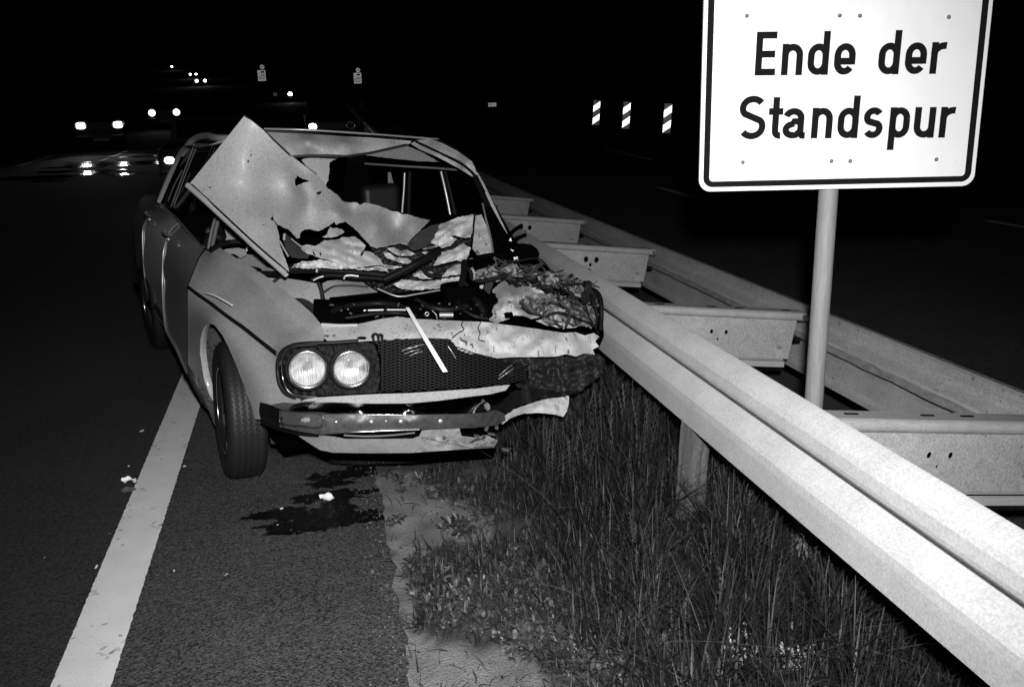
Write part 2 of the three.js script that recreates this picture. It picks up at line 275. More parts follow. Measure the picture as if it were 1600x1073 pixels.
// ---------------------------------------------------------------- the double guardrail between the carriageways
const PROFILE = [[0.39, 0.03], [0.398, 0.062], [0.414, 0.079], [0.5, 0.083], [0.528, 0.081], [0.54, 0.074], [0.576, 0.022], [0.588, 0.012], [0.6, 0.012], [0.612, 0.022], [0.634, 0.068], [0.646, 0.079], [0.66, 0.082], [0.696, 0.082], [0.714, 0.076], [0.734, 0.044], [0.744, 0.024], [0.747, 0.016]];
function railBeam(x, side, za, zb, drop, lift = 0) { // a W-profile sheet, three millimetres thick
  const n = Math.max(2, Math.round(Math.abs(zb - za) / 1.0)), g = [], T = 0.003;
  const section = [...PROFILE.map(([h, d]) => [x - side * (d + lift), h - drop]), ...PROFILE.slice().reverse().map(([h, d]) => [x - side * (d + lift - T), h - drop])];
  const pos = [], uv = [], idx = [], m = section.length;
  // smooth bends come from doubled rows: every facet of the profile keeps its own edge
  for (let i = 0; i < m; i++) {
    const a = section[i], b = section[(i + 1) % m], L = Math.hypot(b[0] - a[0], b[1] - a[1]), base = pos.length / 3;
    for (let k = 0; k <= n; k++) { const z = za + ((zb - za) * k) / n, y = ground(z); pos.push(a[0], a[1] + y, z, b[0], b[1] + y, z); uv.push(z, a[1] * 1.3, z, a[1] * 1.3 + L); if (k) { const p = base + k * 2; idx.push(p - 2, p - 1, p + 1, p - 2, p + 1, p); } }
  }
  const q = new THREE.BufferGeometry(); q.setAttribute('position', new THREE.Float32BufferAttribute(pos, 3)); q.setAttribute('uv', new THREE.Float32BufferAttribute(uv, 2)); q.setIndex(idx); q.computeVertexNormals();
  return q;
}
const NEAR_X = 1.36, FAR_X = 2.21;
const railMats = [M.galv, M.galvOld];
function sigmaPost(x, z, h, w = 0.075, mat) { // an open C-section post with lips
  const s = new THREE.Shape(); const t = 0.006, d = 0.1;
  [[0, 0], [w, 0], [w, 0.03], [w - t, 0.03], [w - t, t], [t, t], [t, d - t], [w - t, d - t], [w - t, d - 0.03], [w, d - 0.03], [w, d], [0, d]].forEach(([a, b], i) => (i ? s.lineTo(a, b) : s.moveTo(a, b)));
  return new THREE.ExtrudeGeometry(s, { depth: h, bevelEnabled: false }).rotateX(-Math.PI / 2).translate(x - w / 2, ground(z) - 0.05, z + d / 2);
}
const rail = thing('guardrail', 'bright galvanised W-beam guardrail along the grass verge, nearer of the double rail', 'guardrail', V(NEAR_X, 0, 0));
const railFar = thing('guardrail', 'duller stained guardrail seen from behind, on the far side of the spacers', 'guardrail', V(FAR_X, 0, 0));
{
  const put = (g, o) => g.translate(-o.position.x, 0, 0);
  const joints = [1.6, -6.6, -10.6, -14.6, -18.6, -26.6, -38.6, -54.6];
  for (let i = 0; i + 1 < joints.length; i++) {
    const b = part(rail, 'beam', put(railBeam(NEAR_X, 1, joints[i] + 0.15, joints[i + 1] - 0.15, 0, i % 2 ? 0.0035 : 0), rail), M.galv);
    const f = part(railFar, 'beam', put(railBeam(FAR_X, -1, joints[i] + 0.15, joints[i + 1] - 0.15, 0.1, i % 2 ? 0.0035 : 0), railFar), M.galvOld);
    for (const h of [0.47, 0.68]) for (const dz of [-0.1, 0.1]) part(b, 'bolt', put(new THREE.SphereGeometry(0.016, 8, 5, 0, 6.3, 0, 1.57).rotateZ(Math.PI / 2).translate(NEAR_X - 0.0855, h + ground(joints[i + 1]), joints[i + 1] + dz), rail), M.galv);
    // rust and road grime settled along the groove of the far rail
    const grime = part(f, 'grime', put(stripAlong(FAR_X + 0.012 - 0.0045, 0.487, 0.022, joints[i] + 0.1, joints[i + 1] - 0.1), railFar), M.galvDirt);
  }
  part(rail, 'post', put(roughPost(), rail), M.wood, 'weathered timber post under the near rail');
  for (const z of [0.6, -7.4, -11.4, -15.4, -19.4, -23.4]) part(rail, 'post', put(sigmaPost(1.4, z, 0.5), rail), M.galvOld);
  for (const z of [0.6, -2.9, -5.2, -7.4, -9.5, -11.4, -15.4, -19.4, -23.4]) part(railFar, 'post', put(sigmaPost(2.17, z, 0.34), railFar), M.galvOld);
}
function roughPost() { // a split, weathered timber
  const g = new THREE.BoxGeometry(0.09, 0.64, 0.07, 6, 16, 5).toNonIndexed(), a = g.attributes.position;
  for (let i = 0; i < a.count; i++) { const x = a.getX(i), y = a.getY(i), z = a.getZ(i); a.setXYZ(i, x + 0.006 * nz(x * 60, y * 5, z * 60) + 0.004 * nz(x * 9, y * 14, 3), y, z + 0.008 * nz(x * 90, y * 4, 7) + 0.004 * nz(x * 40, y * 18, 2)); }
  g.computeVertexNormals();
  return g.rotateZ(-0.06).rotateY(0.25).translate(1.318, 0.17, -3.06);
}
function stripAlong(x, h, w, za, zb) {
  const pos = [], uv = [], idx = [], n = Math.round(Math.abs(zb - za) * 14);
  for (let k = 0; k <= n; k++) { const z = za + ((zb - za) * k) / n, e = w * (0.8 + 0.35 * nz(z * 5, 1) + 0.3 * nz(z * 23, 2)), f = w * (0.8 + 0.35 * nz(z * 6, 4) + 0.3 * nz(z * 27, 6)); pos.push(x, h - e + ground(z), z, x, h + f + ground(z), z); uv.push(z, 0, z, 0.1); if (k) idx.push(k * 2 - 2, k * 2 - 1, k * 2 + 1, k * 2 - 2, k * 2 + 1, k * 2); }
  const g = new THREE.BufferGeometry(); g.setAttribute('position', new THREE.Float32BufferAttribute(pos, 3)); g.setAttribute('uv', new THREE.Float32BufferAttribute(uv, 2)); g.setIndex(idx); g.computeVertexNormals(); return g;
}
// the spacer beams that tie both rails together, sloping a little towards the far side
function spacer(z, label, hx = 0, hy = 0, hr = 0.0085) {
  const t = thing('spacer_beam', label, 'spacer beam', V(NEAR_X + 0.02, 0.69 + ground(z), z), 0, 'spacer beams between the two guardrails');
  t.rotation.z = -0.118;
  const L = 0.83, web = new THREE.Shape(); web.moveTo(0, -0.21); web.lineTo(L - 0.06, -0.21); web.lineTo(L - 0.045, -0.02); web.lineTo(0, -0.02); web.closePath();
  for (const [x, y, k] of [[0.355, -0.09, 1], [0.43, -0.09, 1], [0.39, -0.126, 0.6], [0.384, -0.172, 1]]) { const h = new THREE.Path(), r = hr * k; h.absellipse(x + hx, y + hy, r, r * 1.25, 0, Math.PI * 2); web.holes.push(h); }
  part(t, 'web_plate', new THREE.ExtrudeGeometry(web, { depth: 0.005, bevelEnabled: false, curveSegments: 14 }), M.galvOld);
  part(t, 'shade_plate', boxAt(L - 0.1, 0.18, 0.004, L / 2 - 0.03, -0.115, -0.08), M.void, 'black plate painting the shade inside the channel');  // black sheet makes the holes read as deep shade
  const top = [new THREE.CylinderGeometry(0.022, 0.022, L, 14).rotateZ(Math.PI / 2).translate(L / 2, 0, -0.006), boxAt(L, 0.006, 0.07, L / 2, 0.016, -0.045)];
  part(t, 'top_flange', top, M.galvOld);
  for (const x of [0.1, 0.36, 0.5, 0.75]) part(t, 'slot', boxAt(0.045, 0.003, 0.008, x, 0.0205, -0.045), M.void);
  part(t, 'bottom_flange', [boxAt(L - 0.08, 0.03, 0.006, (L - 0.08) / 2, -0.235, 0.012, 0, -0.3), boxAt(L - 0.08, 0.006, 0.06, (L - 0.08) / 2, -0.216, -0.03)], M.galvOld);
  part(t, 'end_bolt', [new THREE.CylinderGeometry(0.012, 0.012, 0.03, 6).rotateX(Math.PI / 2).translate(L - 0.015, 0, 0.03)], M.steelGrey);
  part(t, 'side_bolt', new THREE.CylinderGeometry(0.013, 0.013, 0.03, 6).rotateZ(Math.PI / 2).translate(L - 0.02, -0.115, -0.01), M.black);
}
spacer(-2.23, 'galvanised spacer beam nearest the camera, at the right edge behind the bright rail');
spacer(-3.82, 'spacer beam just behind the sign pole between the rails');
spacer(-5.86, 'spacer beam with keyhole bolt holes right beside the wrecked front wing', -0.02, 0.014, 0.016);
spacer(-7.58, 'spacer beam level with the pillar of the broken windscreen', -0.1, 0.014, 0.017);
spacer(-9.6, 'most distant visible spacer beam, behind the pillar of the car');

// ---------------------------------------------------------------- the road sign
{
  const t = thing('road_sign', 'large white road sign with black border reading Ende der Standspur on grey pole', 'road sign', V(1.555, 0, -2.62), -0.2618);
  const body = new THREE.Group(); // board coordinates: x to the right along the board, y up
  const W0 = -0.397, W1 = 0.457, B = 1.3315, T = 2.3, tilt = -0.0195; // the lettering sits a little askew on the board
  const rounded = (x0, y0, x1, y1, r) => { const s = new THREE.Shape(); s.moveTo(x0 + r, y0); s.lineTo(x1 - r, y0); s.absarc(x1 - r, y0 + r, r, -Math.PI / 2, 0); s.lineTo(x1, y1 - r); s.absarc(x1 - r, y1 - r, r, 0, Math.PI / 2); s.lineTo(x0 + r, y1); s.absarc(x0 + r, y1 - r, r, Math.PI / 2, Math.PI); s.lineTo(x0, y0 + r); s.absarc(x0 + r, y0 + r, r, Math.PI, Math.PI * 1.5); return s; };
  const lay = (g, z, turn = 0) => { const c = V(0.03, 1.345, 0); return g.translate(-c.x, -c.y, z).rotateZ(turn).translate(c.x, c.y, 0); };
  const flat = (s, z, d = 0.0008) => lay(new THREE.ExtrudeGeometry(s, { depth: d, bevelEnabled: false, curveSegments: 16 }), z);
  part(t, 'board', lay(new THREE.ExtrudeGeometry(rounded(W0, B, W1, T, 0.036), { depth: 0.014, bevelEnabled: true, bevelSize: 0.002, bevelThickness: 0.002, bevelSegments: 2, curveSegments: 16 }), -0.016), M.signWhite);
  const ring = rounded(W0 + 0.011, B + 0.012, W1 - 0.011, T - 0.012, 0.03); ring.holes.push(rounded(W0 + 0.03, B + 0.03, W1 - 0.03, T - 0.03, 0.012));
  part(t, 'border', flat(ring, 0.0005), M.signBlack);
  const w = 0.0202;
  function ribbon(pts) {
    const pos = [], idx = [], nrm = [];
    pts.forEach((p, i) => {
      const a = pts[Math.max(0, i - 1)], b = pts[Math.min(pts.length - 1, i + 1)]; let dx = b[0] - a[0], dy = b[1] - a[1]; const L = Math.hypot(dx, dy) || 1; dx /= L; dy /= L;
      pos.push(p[0] - dy * w / 2, p[1] + dx * w / 2, 0, p[0] + dy * w / 2, p[1] - dx * w / 2, 0); nrm.push(0, 0, 1, 0, 0, 1); if (i) { const k = i * 2; idx.push(k - 2, k - 1, k + 1, k - 2, k + 1, k); }
    });
    const g = new THREE.BufferGeometry(); g.setAttribute('position', new THREE.Float32BufferAttribute(pos, 3)); g.setAttribute('normal', new THREE.Float32BufferAttribute(nrm, 3)); g.setIndex(idx); return g;
  }
  const arc = (cx, cy, rx, ry, a, b, n = 16) => Array.from({ length: n + 1 }, (_, i) => { const q = ((a + ((b - a) * i) / n) * Math.PI) / 180; return [cx + rx * Math.cos(q), cy + ry * Math.sin(q)]; });
  const h = w / 2, cap = 0.1285, xh = 0.0925;
  // each letter: strokes in its own box, x from 0 to its width, y from the base line
  const stadium = (l, r, b, t2) => { const m = (l + r) / 2, rx = (r - l) / 2, ry = Math.min(rx * 1.15, (t2 - b) / 2); return [...arc(m, t2 - ry, rx, ry, 0, 180), ...arc(m, b + ry, rx, ry, 180, 360), [r, t2 - ry]]; };
  const L = {
    E: (x) => [[[x + h, 0], [x + h, cap]], [[x, cap - h], [x + 0.062, cap - h]], [[x, cap * 0.49], [x + 0.059, cap * 0.49]], [[x, h], [x + 0.062, h]]],
    n: (x, W = 0.064) => [[[x + h, 0], [x + h, xh]], [...arc(x + W / 2, xh - h - 0.024, W / 2 - h, 0.024, 180, 0), [x + W - h, 0]]],
    d: (x, W = 0.064) => [[[x + W - h, 0], [x + W - h, cap]], stadium(x + h, x + W - h, h, xh - h)],
    e: (x, W = 0.064) => [[...arc(x + W / 2, h + 0.026, W / 2 - h, 0.026, 325, 180), ...arc(x + W / 2, xh - h - 0.026, W / 2 - h, 0.026, 180, 0), [x + W - h, xh * 0.43]], [[x + h, xh * 0.43], [x + W, xh * 0.43]]],
    r: (x) => [[[x + h, 0], [x + h, xh]], arc(x + 0.04, xh - h - 0.026, 0.031, 0.026, 180, 82)],
    S: (x, W = 0.083) => [[...arc(x + W / 2, cap - h - 0.026, W / 2 - h, 0.028, 35, 215, 18), ...arc(x + W / 2 - 0.001, h + 0.027, W / 2 - h + 0.001, 0.029, 38, -145, 18)]],
    t: (x) => [[[x + 0.022, 0.126], [x + 0.022, 0.024], ...arc(x + 0.037, 0.022, 0.0145, 0.013, 180, 280, 8)], [[x, xh - h], [x + 0.044, xh - h]]],
    a: (x, W = 0.066) => [[...arc(x + 0.032, xh - h - 0.02, 0.023, 0.02, 165, 0), [x + 0.055, 0.012], [x + 0.0575, 0.009], [x + 0.07, 0.0088]], [[x + 0.055, xh * 0.56], [x + 0.032, xh * 0.56], ...arc(x + 0.031, h + 0.0165, 0.0215, 0.0165, 90, 270, 14), [x + 0.04, h], [x + 0.055, h + 0.012]]],
    s: (x, W = 0.06) => [[...arc(x + W / 2, xh - h - 0.019, W / 2 - h, 0.0195, 30, 222, 16), ...arc(x + W / 2, h + 0.019, W / 2 - h, 0.0195, 42, -150, 16)]],
    p: (x, W = 0.062) => [[[x + h, -0.037], [x + h, xh]], stadium(x + h, x + W - h, h, xh - h)],
    u: (x, W = 0.064) => [[[x + W - h, 0], [x + W - h, xh]], [[x + h, xh], ...arc(x + W / 2, h + 0.024, W / 2 - h, 0.024, 180, 360)]],
  };
  const word = (list, base, dx) => { for (const [c, x] of list) part(t, 'letter', lay(mergeGeometries(L[c](x + dx).map((s, i) => ribbon(s).translate(0, base, i * 0.0001))), 0.0018, tilt), M.signBlack); };
  word([['E', -0.238], ['n', -0.158], ['d', -0.0795], ['e', 0.0005], ['d', 0.1335], ['e', 0.2135], ['r', 0.2895]], 1.6775, -0.0065);
  word([['S', -0.281], ['t', -0.19], ['a', -0.1445], ['n', -0.056], ['d', 0.0235], ['s', 0.1025], ['p', 0.1815], ['u', 0.2565], ['r', 0.3345]], 1.487, -0.003);
  for (const [x, y] of [[-0.268, 1.858], [0.01, 1.85], [0.07, 1.8475], [0.333, 1.8355], [-0.263, 1.4195], [0.013, 1.417], [0.071, 1.4157], [0.3355, 1.4146]]) part(t, 'rivet', lay(new THREE.SphereGeometry(0.0062, 10, 6, 0, 6.3, 0, 1.57).rotateX(Math.PI / 2).translate(x, y, 0), 0.001), M.steelGrey);
  part(t, 'pole', new THREE.CylinderGeometry(0.031, 0.031, 2.35, 22).rotateZ(-0.006).translate(0.0235, 1.1, -0.052), M.pole);
  for (const y of [1.417, 1.85]) part(t, 'clamp', [boxAt(0.74, 0.035, 0.012, 0.03, y, -0.0255), new THREE.TorusGeometry(0.034, 0.004, 6, 16).rotateX(Math.PI / 2).translate(0.0235, y, -0.052)], M.pole);
}

// ---------------------------------------------------------------- the wrecked sedan
const CAR = V(0.188, 0, -4.246), FW = V(0.3034, 0, 0.9529), LT = V(0.9529, 0, -0.3034), CAR_TURN = 0.3083;
const wreck = thing('wrecked_sedan', 'pale crashed sedan with torn hood standing up and both right headlamps still whole', 'car', CAR);
const own = (g) => g.translate(-CAR.x, -CAR.y, -CAR.z);
const wp = (name, g, m, label, parent = wreck) => part(parent, name, own(Array.isArray(g) ? mergeGeometries(g.map((q) => plain(q))) : g), m, label);
const LC = (u, v, w) => CAR.clone().addScaledVector(LT, u).addScaledVector(FW, w).add(V(0, v, 0)); // car's own axes: left, up, forward
const pipe = (list, r, seg = 8, n = 0) => tube(PX(list), r, seg, n || list.length * 6);
function gridSheet(rows, sub = 4) { // smooth surface through rows of points
  const nu = rows.length, cols = rows.map((r) => new THREE.CatmullRomCurve3(r, false, 'centripetal')), nc = (rows[0].length - 1) * sub, lines = [];
  const P = cols.map((c) => Array.from({ length: nc + 1 }, (_, i) => c.getPoint(i / nc)));
  const nr = (nu - 1) * sub, pos = [], uv = [], idx = [];
  for (let i = 0; i <= nc; i++) lines.push(new THREE.CatmullRomCurve3(P.map((p) => p[i]), false, 'centripetal'));
  for (let j = 0; j <= nr; j++) for (let i = 0; i <= nc; i++) { const p = lines[i].getPoint(j / nr); pos.push(p.x, p.y, p.z); uv.push(p.x + p.z * 0.3, p.y + p.z * 0.5); if (i && j) { const a = j * (nc + 1) + i, b = a - nc - 1; idx.push(b - 1, a - 1, a, b - 1, a, b); } }
  const g = new THREE.BufferGeometry(); g.setAttribute('position', new THREE.Float32BufferAttribute(pos, 3)); g.setAttribute('uv', new THREE.Float32BufferAttribute(uv, 2)); g.setIndex(idx); g.computeVertexNormals(); return g;
}

// --- right front wing: side with wheel arch, and the flat gutter on top
const archEdge = [[398, 655, -3.68], [391, 630, -3.71], [381, 602, -3.77], [369, 570.5, -3.84], [357, 543, -3.93], [347, 523.5, -4.0], [335, 508, -4.1], [326, 504, -4.17], [317, 513, -4.28], [312.5, 530, -4.36], [312, 552, -4.42], [318, 591, -4.43], [325, 612, -4.41], [332, 626, -4.38]];
const creaseB = [[320, 391, -4.87], [330, 393, -4.76], [340, 400, -4.65], [356, 411, -4.52], [373, 422, -4.4], [412, 453, -4.08], [432, 476, -3.92], [470, 509, -3.68], [505, 533, -3.47]];
const wing = wp('front_wing', sheet(
  [[505, 533], [478, 538], [455, 545], [441, 556], [436, 575], [437, 595], [443, 610], [452, 618], [470, 624], [470, 632], [440, 642], [408, 655], ...archEdge.map(([x, y]) => [x, y]), [322, 632], [314, 629], [305, 610], [293, 577], [292.5, 510], [293, 448], [311, 403], ...creaseB.map(([x, y]) => [x, y]).slice(0, -1)],
  [...creaseB, [309, 415, -4.72], [293, 448, -4.58], [330, 475, -4.28], [363, 500, -4.02], [400, 528, -3.8], [432, 553, -3.6], [293, 510, -4.62], [293, 575, -4.66], [305, 610, -4.62], [316, 630, -4.55], ...archEdge, [408, 655, -3.62], [440, 642, -3.5], [470, 628, -3.4], [436, 580, -3.53], [443, 552, -3.53], [452, 618, -3.45], [480, 538, -3.47], [400, 490, -3.98], [360, 450, -4.3]],
  { step: 3.2, bump: (x, y) => { const t = (x - 318) / 46, d = y - (456.5 + 19 * t); return t > 0 && t < 1 ? 0.006 * Math.sin(Math.PI * t) * Math.exp(-d * d / 9) : 0; } }), M.paintSide);  // the bump is a low ridge shaped to catch a highlight streak
wp('wheel_arch_lip', gridSheet([PX(archEdge), archEdge.map((p) => at(p[0], p[1], p[2]).addScaledVector(LT, 0.012).addScaledVector(V(-0.13, 0.31, -4.03).sub(at(p[0], p[1], p[2])).setY(0.3 - at(p[0], p[1], p[2]).y).normalize(), 0.004)), archEdge.map((p) => at(p[0], p[1], p[2]).addScaledVector(LT, 0.03).add(V(0, 0.005, 0)))], 3), M.paintSide);
wp('arch_liner', sheet([[309, 500], [345, 500], [400, 560], [405, 660], [335, 665], [309, 600]], [[309, 500, -4.55], [345, 500, -4.45], [400, 560, -4.3], [405, 660, -4.2], [335, 665, -4.3], [309, 600, -4.5], [350, 580, -4.42]], { step: 8, dent: 0.03, dentK: 12 }), M.liner);
const gutter = [[338, 384, -4.85], [355, 394, -4.66], [373, 406, -4.5], [393, 417, -4.36], [418, 433.6, -4.2], [434, 447, -4.1], [452, 460, -3.97], [470, 474, -3.85], [487, 489, -3.72], [500, 505, -3.6]];
wp('wing_top', sheet([...gutter.map(([x, y]) => [x, y]), [507, 520], [505, 533], ...creaseB.slice(1, -1).reverse().map(([x, y]) => [x, y]), [322, 388]], [...gutter, ...creaseB, [507, 520, -3.53]], { step: 4 }), M.paint);
wp('gutter_flange', gridSheet([PX(gutter), gutter.map((p) => at(...p).add(V(0.012, -0.06, -0.004)))], 3), M.bare);
wp('trim_strip', tube(PX([[432, 553, -3.585], [418, 542, -3.67], [400, 528, -3.785], [380, 512, -3.9], [363, 500, -4.0], [345, 487, -4.14], [330, 475, -4.265], [310, 461, -4.43], [293.5, 448.5, -4.565]]), 0.0085, 8, 60), M.rubber);
wp('highlight_streak', pipe([[318, 457.5, -4.352], [326, 458.5, -4.285], [338, 463, -4.205], [350, 469.5, -4.13], [362, 476.5, -4.055]].map(([x, y, z], i) => [x, y, z + [0.002, 0.012, 0.016, 0.012, 0.002][i]]), 0.005, 8), std({ color: G(0.85), roughness: 0.5 }));  // pale rod painting a reflected highlight along the wing
wp('badge', [[403, 546, 5], [408, 549, 3], [411, 551, 4], [415, 553, 3]].map(([x, y, s]) => new THREE.TorusGeometry(0.006, 0.002, 5, 10).rotateY(-0.9).translate(...at(x, y, -3.755 + (415 - x) * -0.004).add(V(-0.006, 0, 0.006)).toArray())), M.chrome);

// --- doors and rear quarter, seen almost edge-on
const door = wp('front_door', sheet([[309, 403], [292, 448], [291.5, 510], [292, 584], [275, 547], [258, 513], [254.5, 480], [253.5, 442], [255, 394], [262, 367], [270, 355], [281, 347], [297, 366], [318, 389]],
  [[318, 387, -4.92], [309, 403, -4.8], [292, 448, -4.63], [292, 510, -4.63], [292, 584, -4.56], [281, 347, -5.95], [262, 367, -5.87], [255, 394, -5.82], [253.5, 442, -5.82], [258, 513, -5.6], [275, 547, -5.06], [274, 422, -5.2], [272, 480, -5.2], [297, 366, -5.42]], { step: 4 }), M.paintSide);
const rdoor = wp('rear_door', sheet([[280, 346], [268, 355], [260.5, 367], [253.5, 394], [252, 442], [253, 480], [256.5, 512], [245, 497], [233, 466], [226.5, 440], [223, 404], [222, 373], [223, 356], [231, 338], [250, 318], [262, 330]],
  [[280, 346, -6.0], [260.5, 367, -5.92], [253.5, 394, -5.88], [252, 442, -5.88], [256.5, 512, -5.7], [233, 466, -6.52], [226.5, 440, -6.46], [222, 373, -6.44], [223, 356, -6.46], [231, 338, -6.6], [250, 318, -7.0], [262, 330, -6.4]], { step: 4 }), M.paintSide);
wp('rear_quarter', sheet([[250, 316], [231, 337], [222.5, 356], [221.5, 373], [222.5, 404], [226, 440], [232.5, 466], [228, 472], [222, 450], [217, 424], [211, 400], [209, 361], [211, 335], [216, 315], [225, 305], [242, 304]],
  [[250, 316, -7.05], [231, 337, -6.65], [221.5, 373, -6.5], [226, 440, -6.52], [232.5, 466, -6.58], [222, 450, -6.9], [211, 400, -7.2], [209, 361, -7.4], [211, 335, -7.5], [216, 315, -7.6], [225, 305, -7.7], [242, 304, -7.75]], { step: 4 }), M.paintSide);
for (const [d, l] of [[door, [[281, 347.5, -5.92], [269.5, 355, -5.88], [261.5, 367, -5.84], [258, 380, -5.81], [254.6, 394, -5.79], [253.4, 420, -5.79], [253.2, 442, -5.78], [254.4, 480, -5.7], [257.6, 512, -5.57], [266, 530, -5.3], [275, 546, -5.03], [284, 566, -4.78], [291, 582, -4.56]]], [rdoor, [[230, 340, -6.57], [223, 356, -6.43], [222.2, 373, -6.41], [223.3, 404, -6.41], [226.7, 440, -6.43], [233.2, 466, -6.49]]]]) wp('door_edge', tube(PX(l), 0.0055, 6, 60), M.chromeDull, undefined, d);
for (const [d, x, y, z] of [[door, 265, 361, -5.75], [rdoor, 236, 332, -6.5]]) {
  const a = at(x, y, z).addScaledVector(LT, -0.035);
  wp('door_handle', [tube([a.clone(), a.clone().addScaledVector(FW, 0.06).addScaledVector(LT, -0.012), a.clone().addScaledVector(FW, 0.15).addScaledVector(LT, -0.012), a.clone().addScaledVector(FW, 0.19)], 0.0085, 7, 24), new THREE.SphereGeometry(0.014, 8, 6).translate(a.x, a.y, a.z), new THREE.SphereGeometry(0.012, 8, 6).translate(...a.clone().addScaledVector(FW, 0.14).add(V(0, -0.03, 0)).toArray())], M.chromeDull, undefined, d);
}
wp('waist_trim', tube(PX([[249, 317, -7.0], [262, 329, -6.42], [280, 345.5, -5.77], [297, 365, -5.33], [318, 386, -4.9]]), 0.006, 6, 40), M.chromeDull);
wp('sill', tube(PX([[233, 467, -6.55], [257, 513, -5.66], [275, 549, -5.2], [292, 586, -4.6], [305, 612, -4.56], [320, 634, -4.5], [333, 629, -4.42]]).map((p) => p.addScaledVector(LT, 0.03)), 0.03, 8, 60), M.dark);

// --- roof, pillars, window frames
wp('rear_pillar', pipe([[249, 315, -7.0], [258, 292, -6.95], [267.5, 270, -6.85], [278, 251, -6.72], [289, 233, -6.55], [297, 222.5, -6.42], [305, 216, -6.3], [322, 212, -5.95], [345, 216, -5.55], [400, 215, -5.3]], 0.021, 10, 80), M.paint);
const sideGlass = wp('side_window', sheet([[256, 315], [272, 273], [294, 236], [308, 220], [345, 222], [352, 260], [330, 320], [316, 384], [281, 345]], [[256, 315, -6.8], [294, 236, -6.4], [308, 220, -6.2], [345, 222, -5.5], [352, 260, -5.2], [330, 320, -4.95], [316, 384, -4.85], [281, 345, -5.72]], { step: 9 }), M.darkGlass);
for (const [l, r, m] of [[[[262, 314, -6.52], [272, 289, -6.4], [284, 266, -6.3]], 0.004, M.chromeDull], [[[267, 322, -6.3], [283, 279, -6.15], [303, 226, -5.95]], 0.005, M.chromeDull], [[[271, 322, -6.2], [287, 279, -6.07], [307, 228, -5.87]], 0.004, M.chromeDull], [[[290, 342, -5.62], [306, 298, -5.55], [331, 228, -5.45]], 0.008, M.chrome], [[[294, 342, -5.5], [310, 299, -5.43], [335, 231, -5.35]], 0.008, M.chrome], [[[313, 361, -5.1], [322, 328, -5.05]], 0.005, M.chromeDull]])
  wp('window_frame', tube(PX(l), r, 6, 20), m);
wp('front_pillar', [pipe([[325, 388, -4.83], [330, 362, -4.86], [337, 338, -4.9], [352, 296, -5.0], [385, 235, -5.2]], 0.009, 8), pipe([[331, 384, -4.78], [341, 342, -4.85], [352, 310, -4.9]], 0.011, 8)], M.steelGrey);
for (const g of [sheet([[350, 347], [356, 347], [381, 372], [378, 376], [352, 377]], [[350, 347, -5.1], [381, 372, -4.95], [352, 377, -5.0]], { step: 5 }), sheet([[352, 389], [372, 387], [384, 390], [385, 398], [376, 403], [366, 397], [344, 395]], [[352, 389, -4.8], [384, 392, -4.7], [344, 395, -4.8]], { step: 4 }), sheet([[407, 419], [415, 418], [431, 420], [431, 424], [410, 424]], [[407, 419, -4.4], [431, 420, -4.35], [410, 424, -4.35]], { step: 4 })]) wp('scuttle_end', g, M.paint);
wp('scuttle_arm', [pipe([[328, 391, -4.7], [345, 381, -4.75], [362, 378, -4.78], [382, 379, -4.78]], 0.013), pipe([[330, 362, -4.95], [344, 372, -4.95], [338, 352, -5]], 0.03), pipe([[402, 427, -4.3], [430, 428, -4.25], [446, 428, -4.2]], 0.014)], M.black);
wp('scuttle_bolt', pipe([[386, 381, -4.7], [385, 392, -4.7]], 0.006), M.chromeDull);
const roof = wp('roof', gridSheet([
  PX([[350, 217, -5.5], [410, 201, -5.25], [470, 202, -5.22], [540, 206, -5.28], [610, 211, -5.36], [684, 216.5, -5.45]]),
  [LC(-0.43, 1.43, -1.45), LC(-0.19, 1.46, -1.4), LC(0.05, 1.465, -1.4), LC(0.29, 1.465, -1.4), LC(0.53, 1.455, -1.4), LC(0.75, 1.42, -1.45)],
  [LC(-0.43, 1.42, -1.9), LC(-0.19, 1.45, -1.9), LC(0.05, 1.455, -1.9), LC(0.29, 1.455, -1.9), LC(0.53, 1.45, -1.9), LC(0.75, 1.41, -1.9)],
  [LC(-0.41, 1.39, -2.4), LC(-0.19, 1.42, -2.45), LC(0.05, 1.43, -2.45), LC(0.29, 1.43, -2.45), LC(0.53, 1.42, -2.45), LC(0.73, 1.38, -2.4)],
  [LC(-0.43, 1.18, -2.95), LC(-0.19, 1.2, -3.0), LC(0.05, 1.21, -3.02), LC(0.29, 1.21, -3.02), LC(0.53, 1.2, -3.0), LC(0.75, 1.18, -2.95)]], 4), M.paint);
wp('roof_lip', tube(PX([[413, 201, -5.24], [470, 202.5, -5.2], [540, 206.5, -5.26], [610, 211.5, -5.34], [650, 214.5, -5.4], [685, 217.5, -5.45]]), 0.006, 6, 60), M.chromeDull, undefined, roof);
wp('windscreen_header', sheet([[414, 206], [430, 207], [480, 209], [540, 213], [580, 215], [643, 220], [639, 225], [620, 229], [600, 233], [580, 238], [565, 239.5], [540, 242], [510, 241], [480, 241], [455, 243], [437, 230]],
  [[414, 206, -5.22], [480, 209, -5.22], [540, 213, -5.27], [643, 220, -5.4], [480, 216, -5.12], [540, 220, -5.17], [480, 230, -5.08], [540, 232, -5.12], [600, 226, -5.27], [565, 239.5, -5.2], [480, 241, -5.14], [437, 230, -5.15], [639, 225, -5.4]], { step: 4, dent: 0.012, dentK: 16 }), M.paint);
wp('header_seam', pipe([[455, 245, -5.12], [490, 243, -5.11], [530, 244, -5.12], [567, 240.5, -5.17], [600, 234, -5.25], [635, 226, -5.38]], 0.007), M.bare);
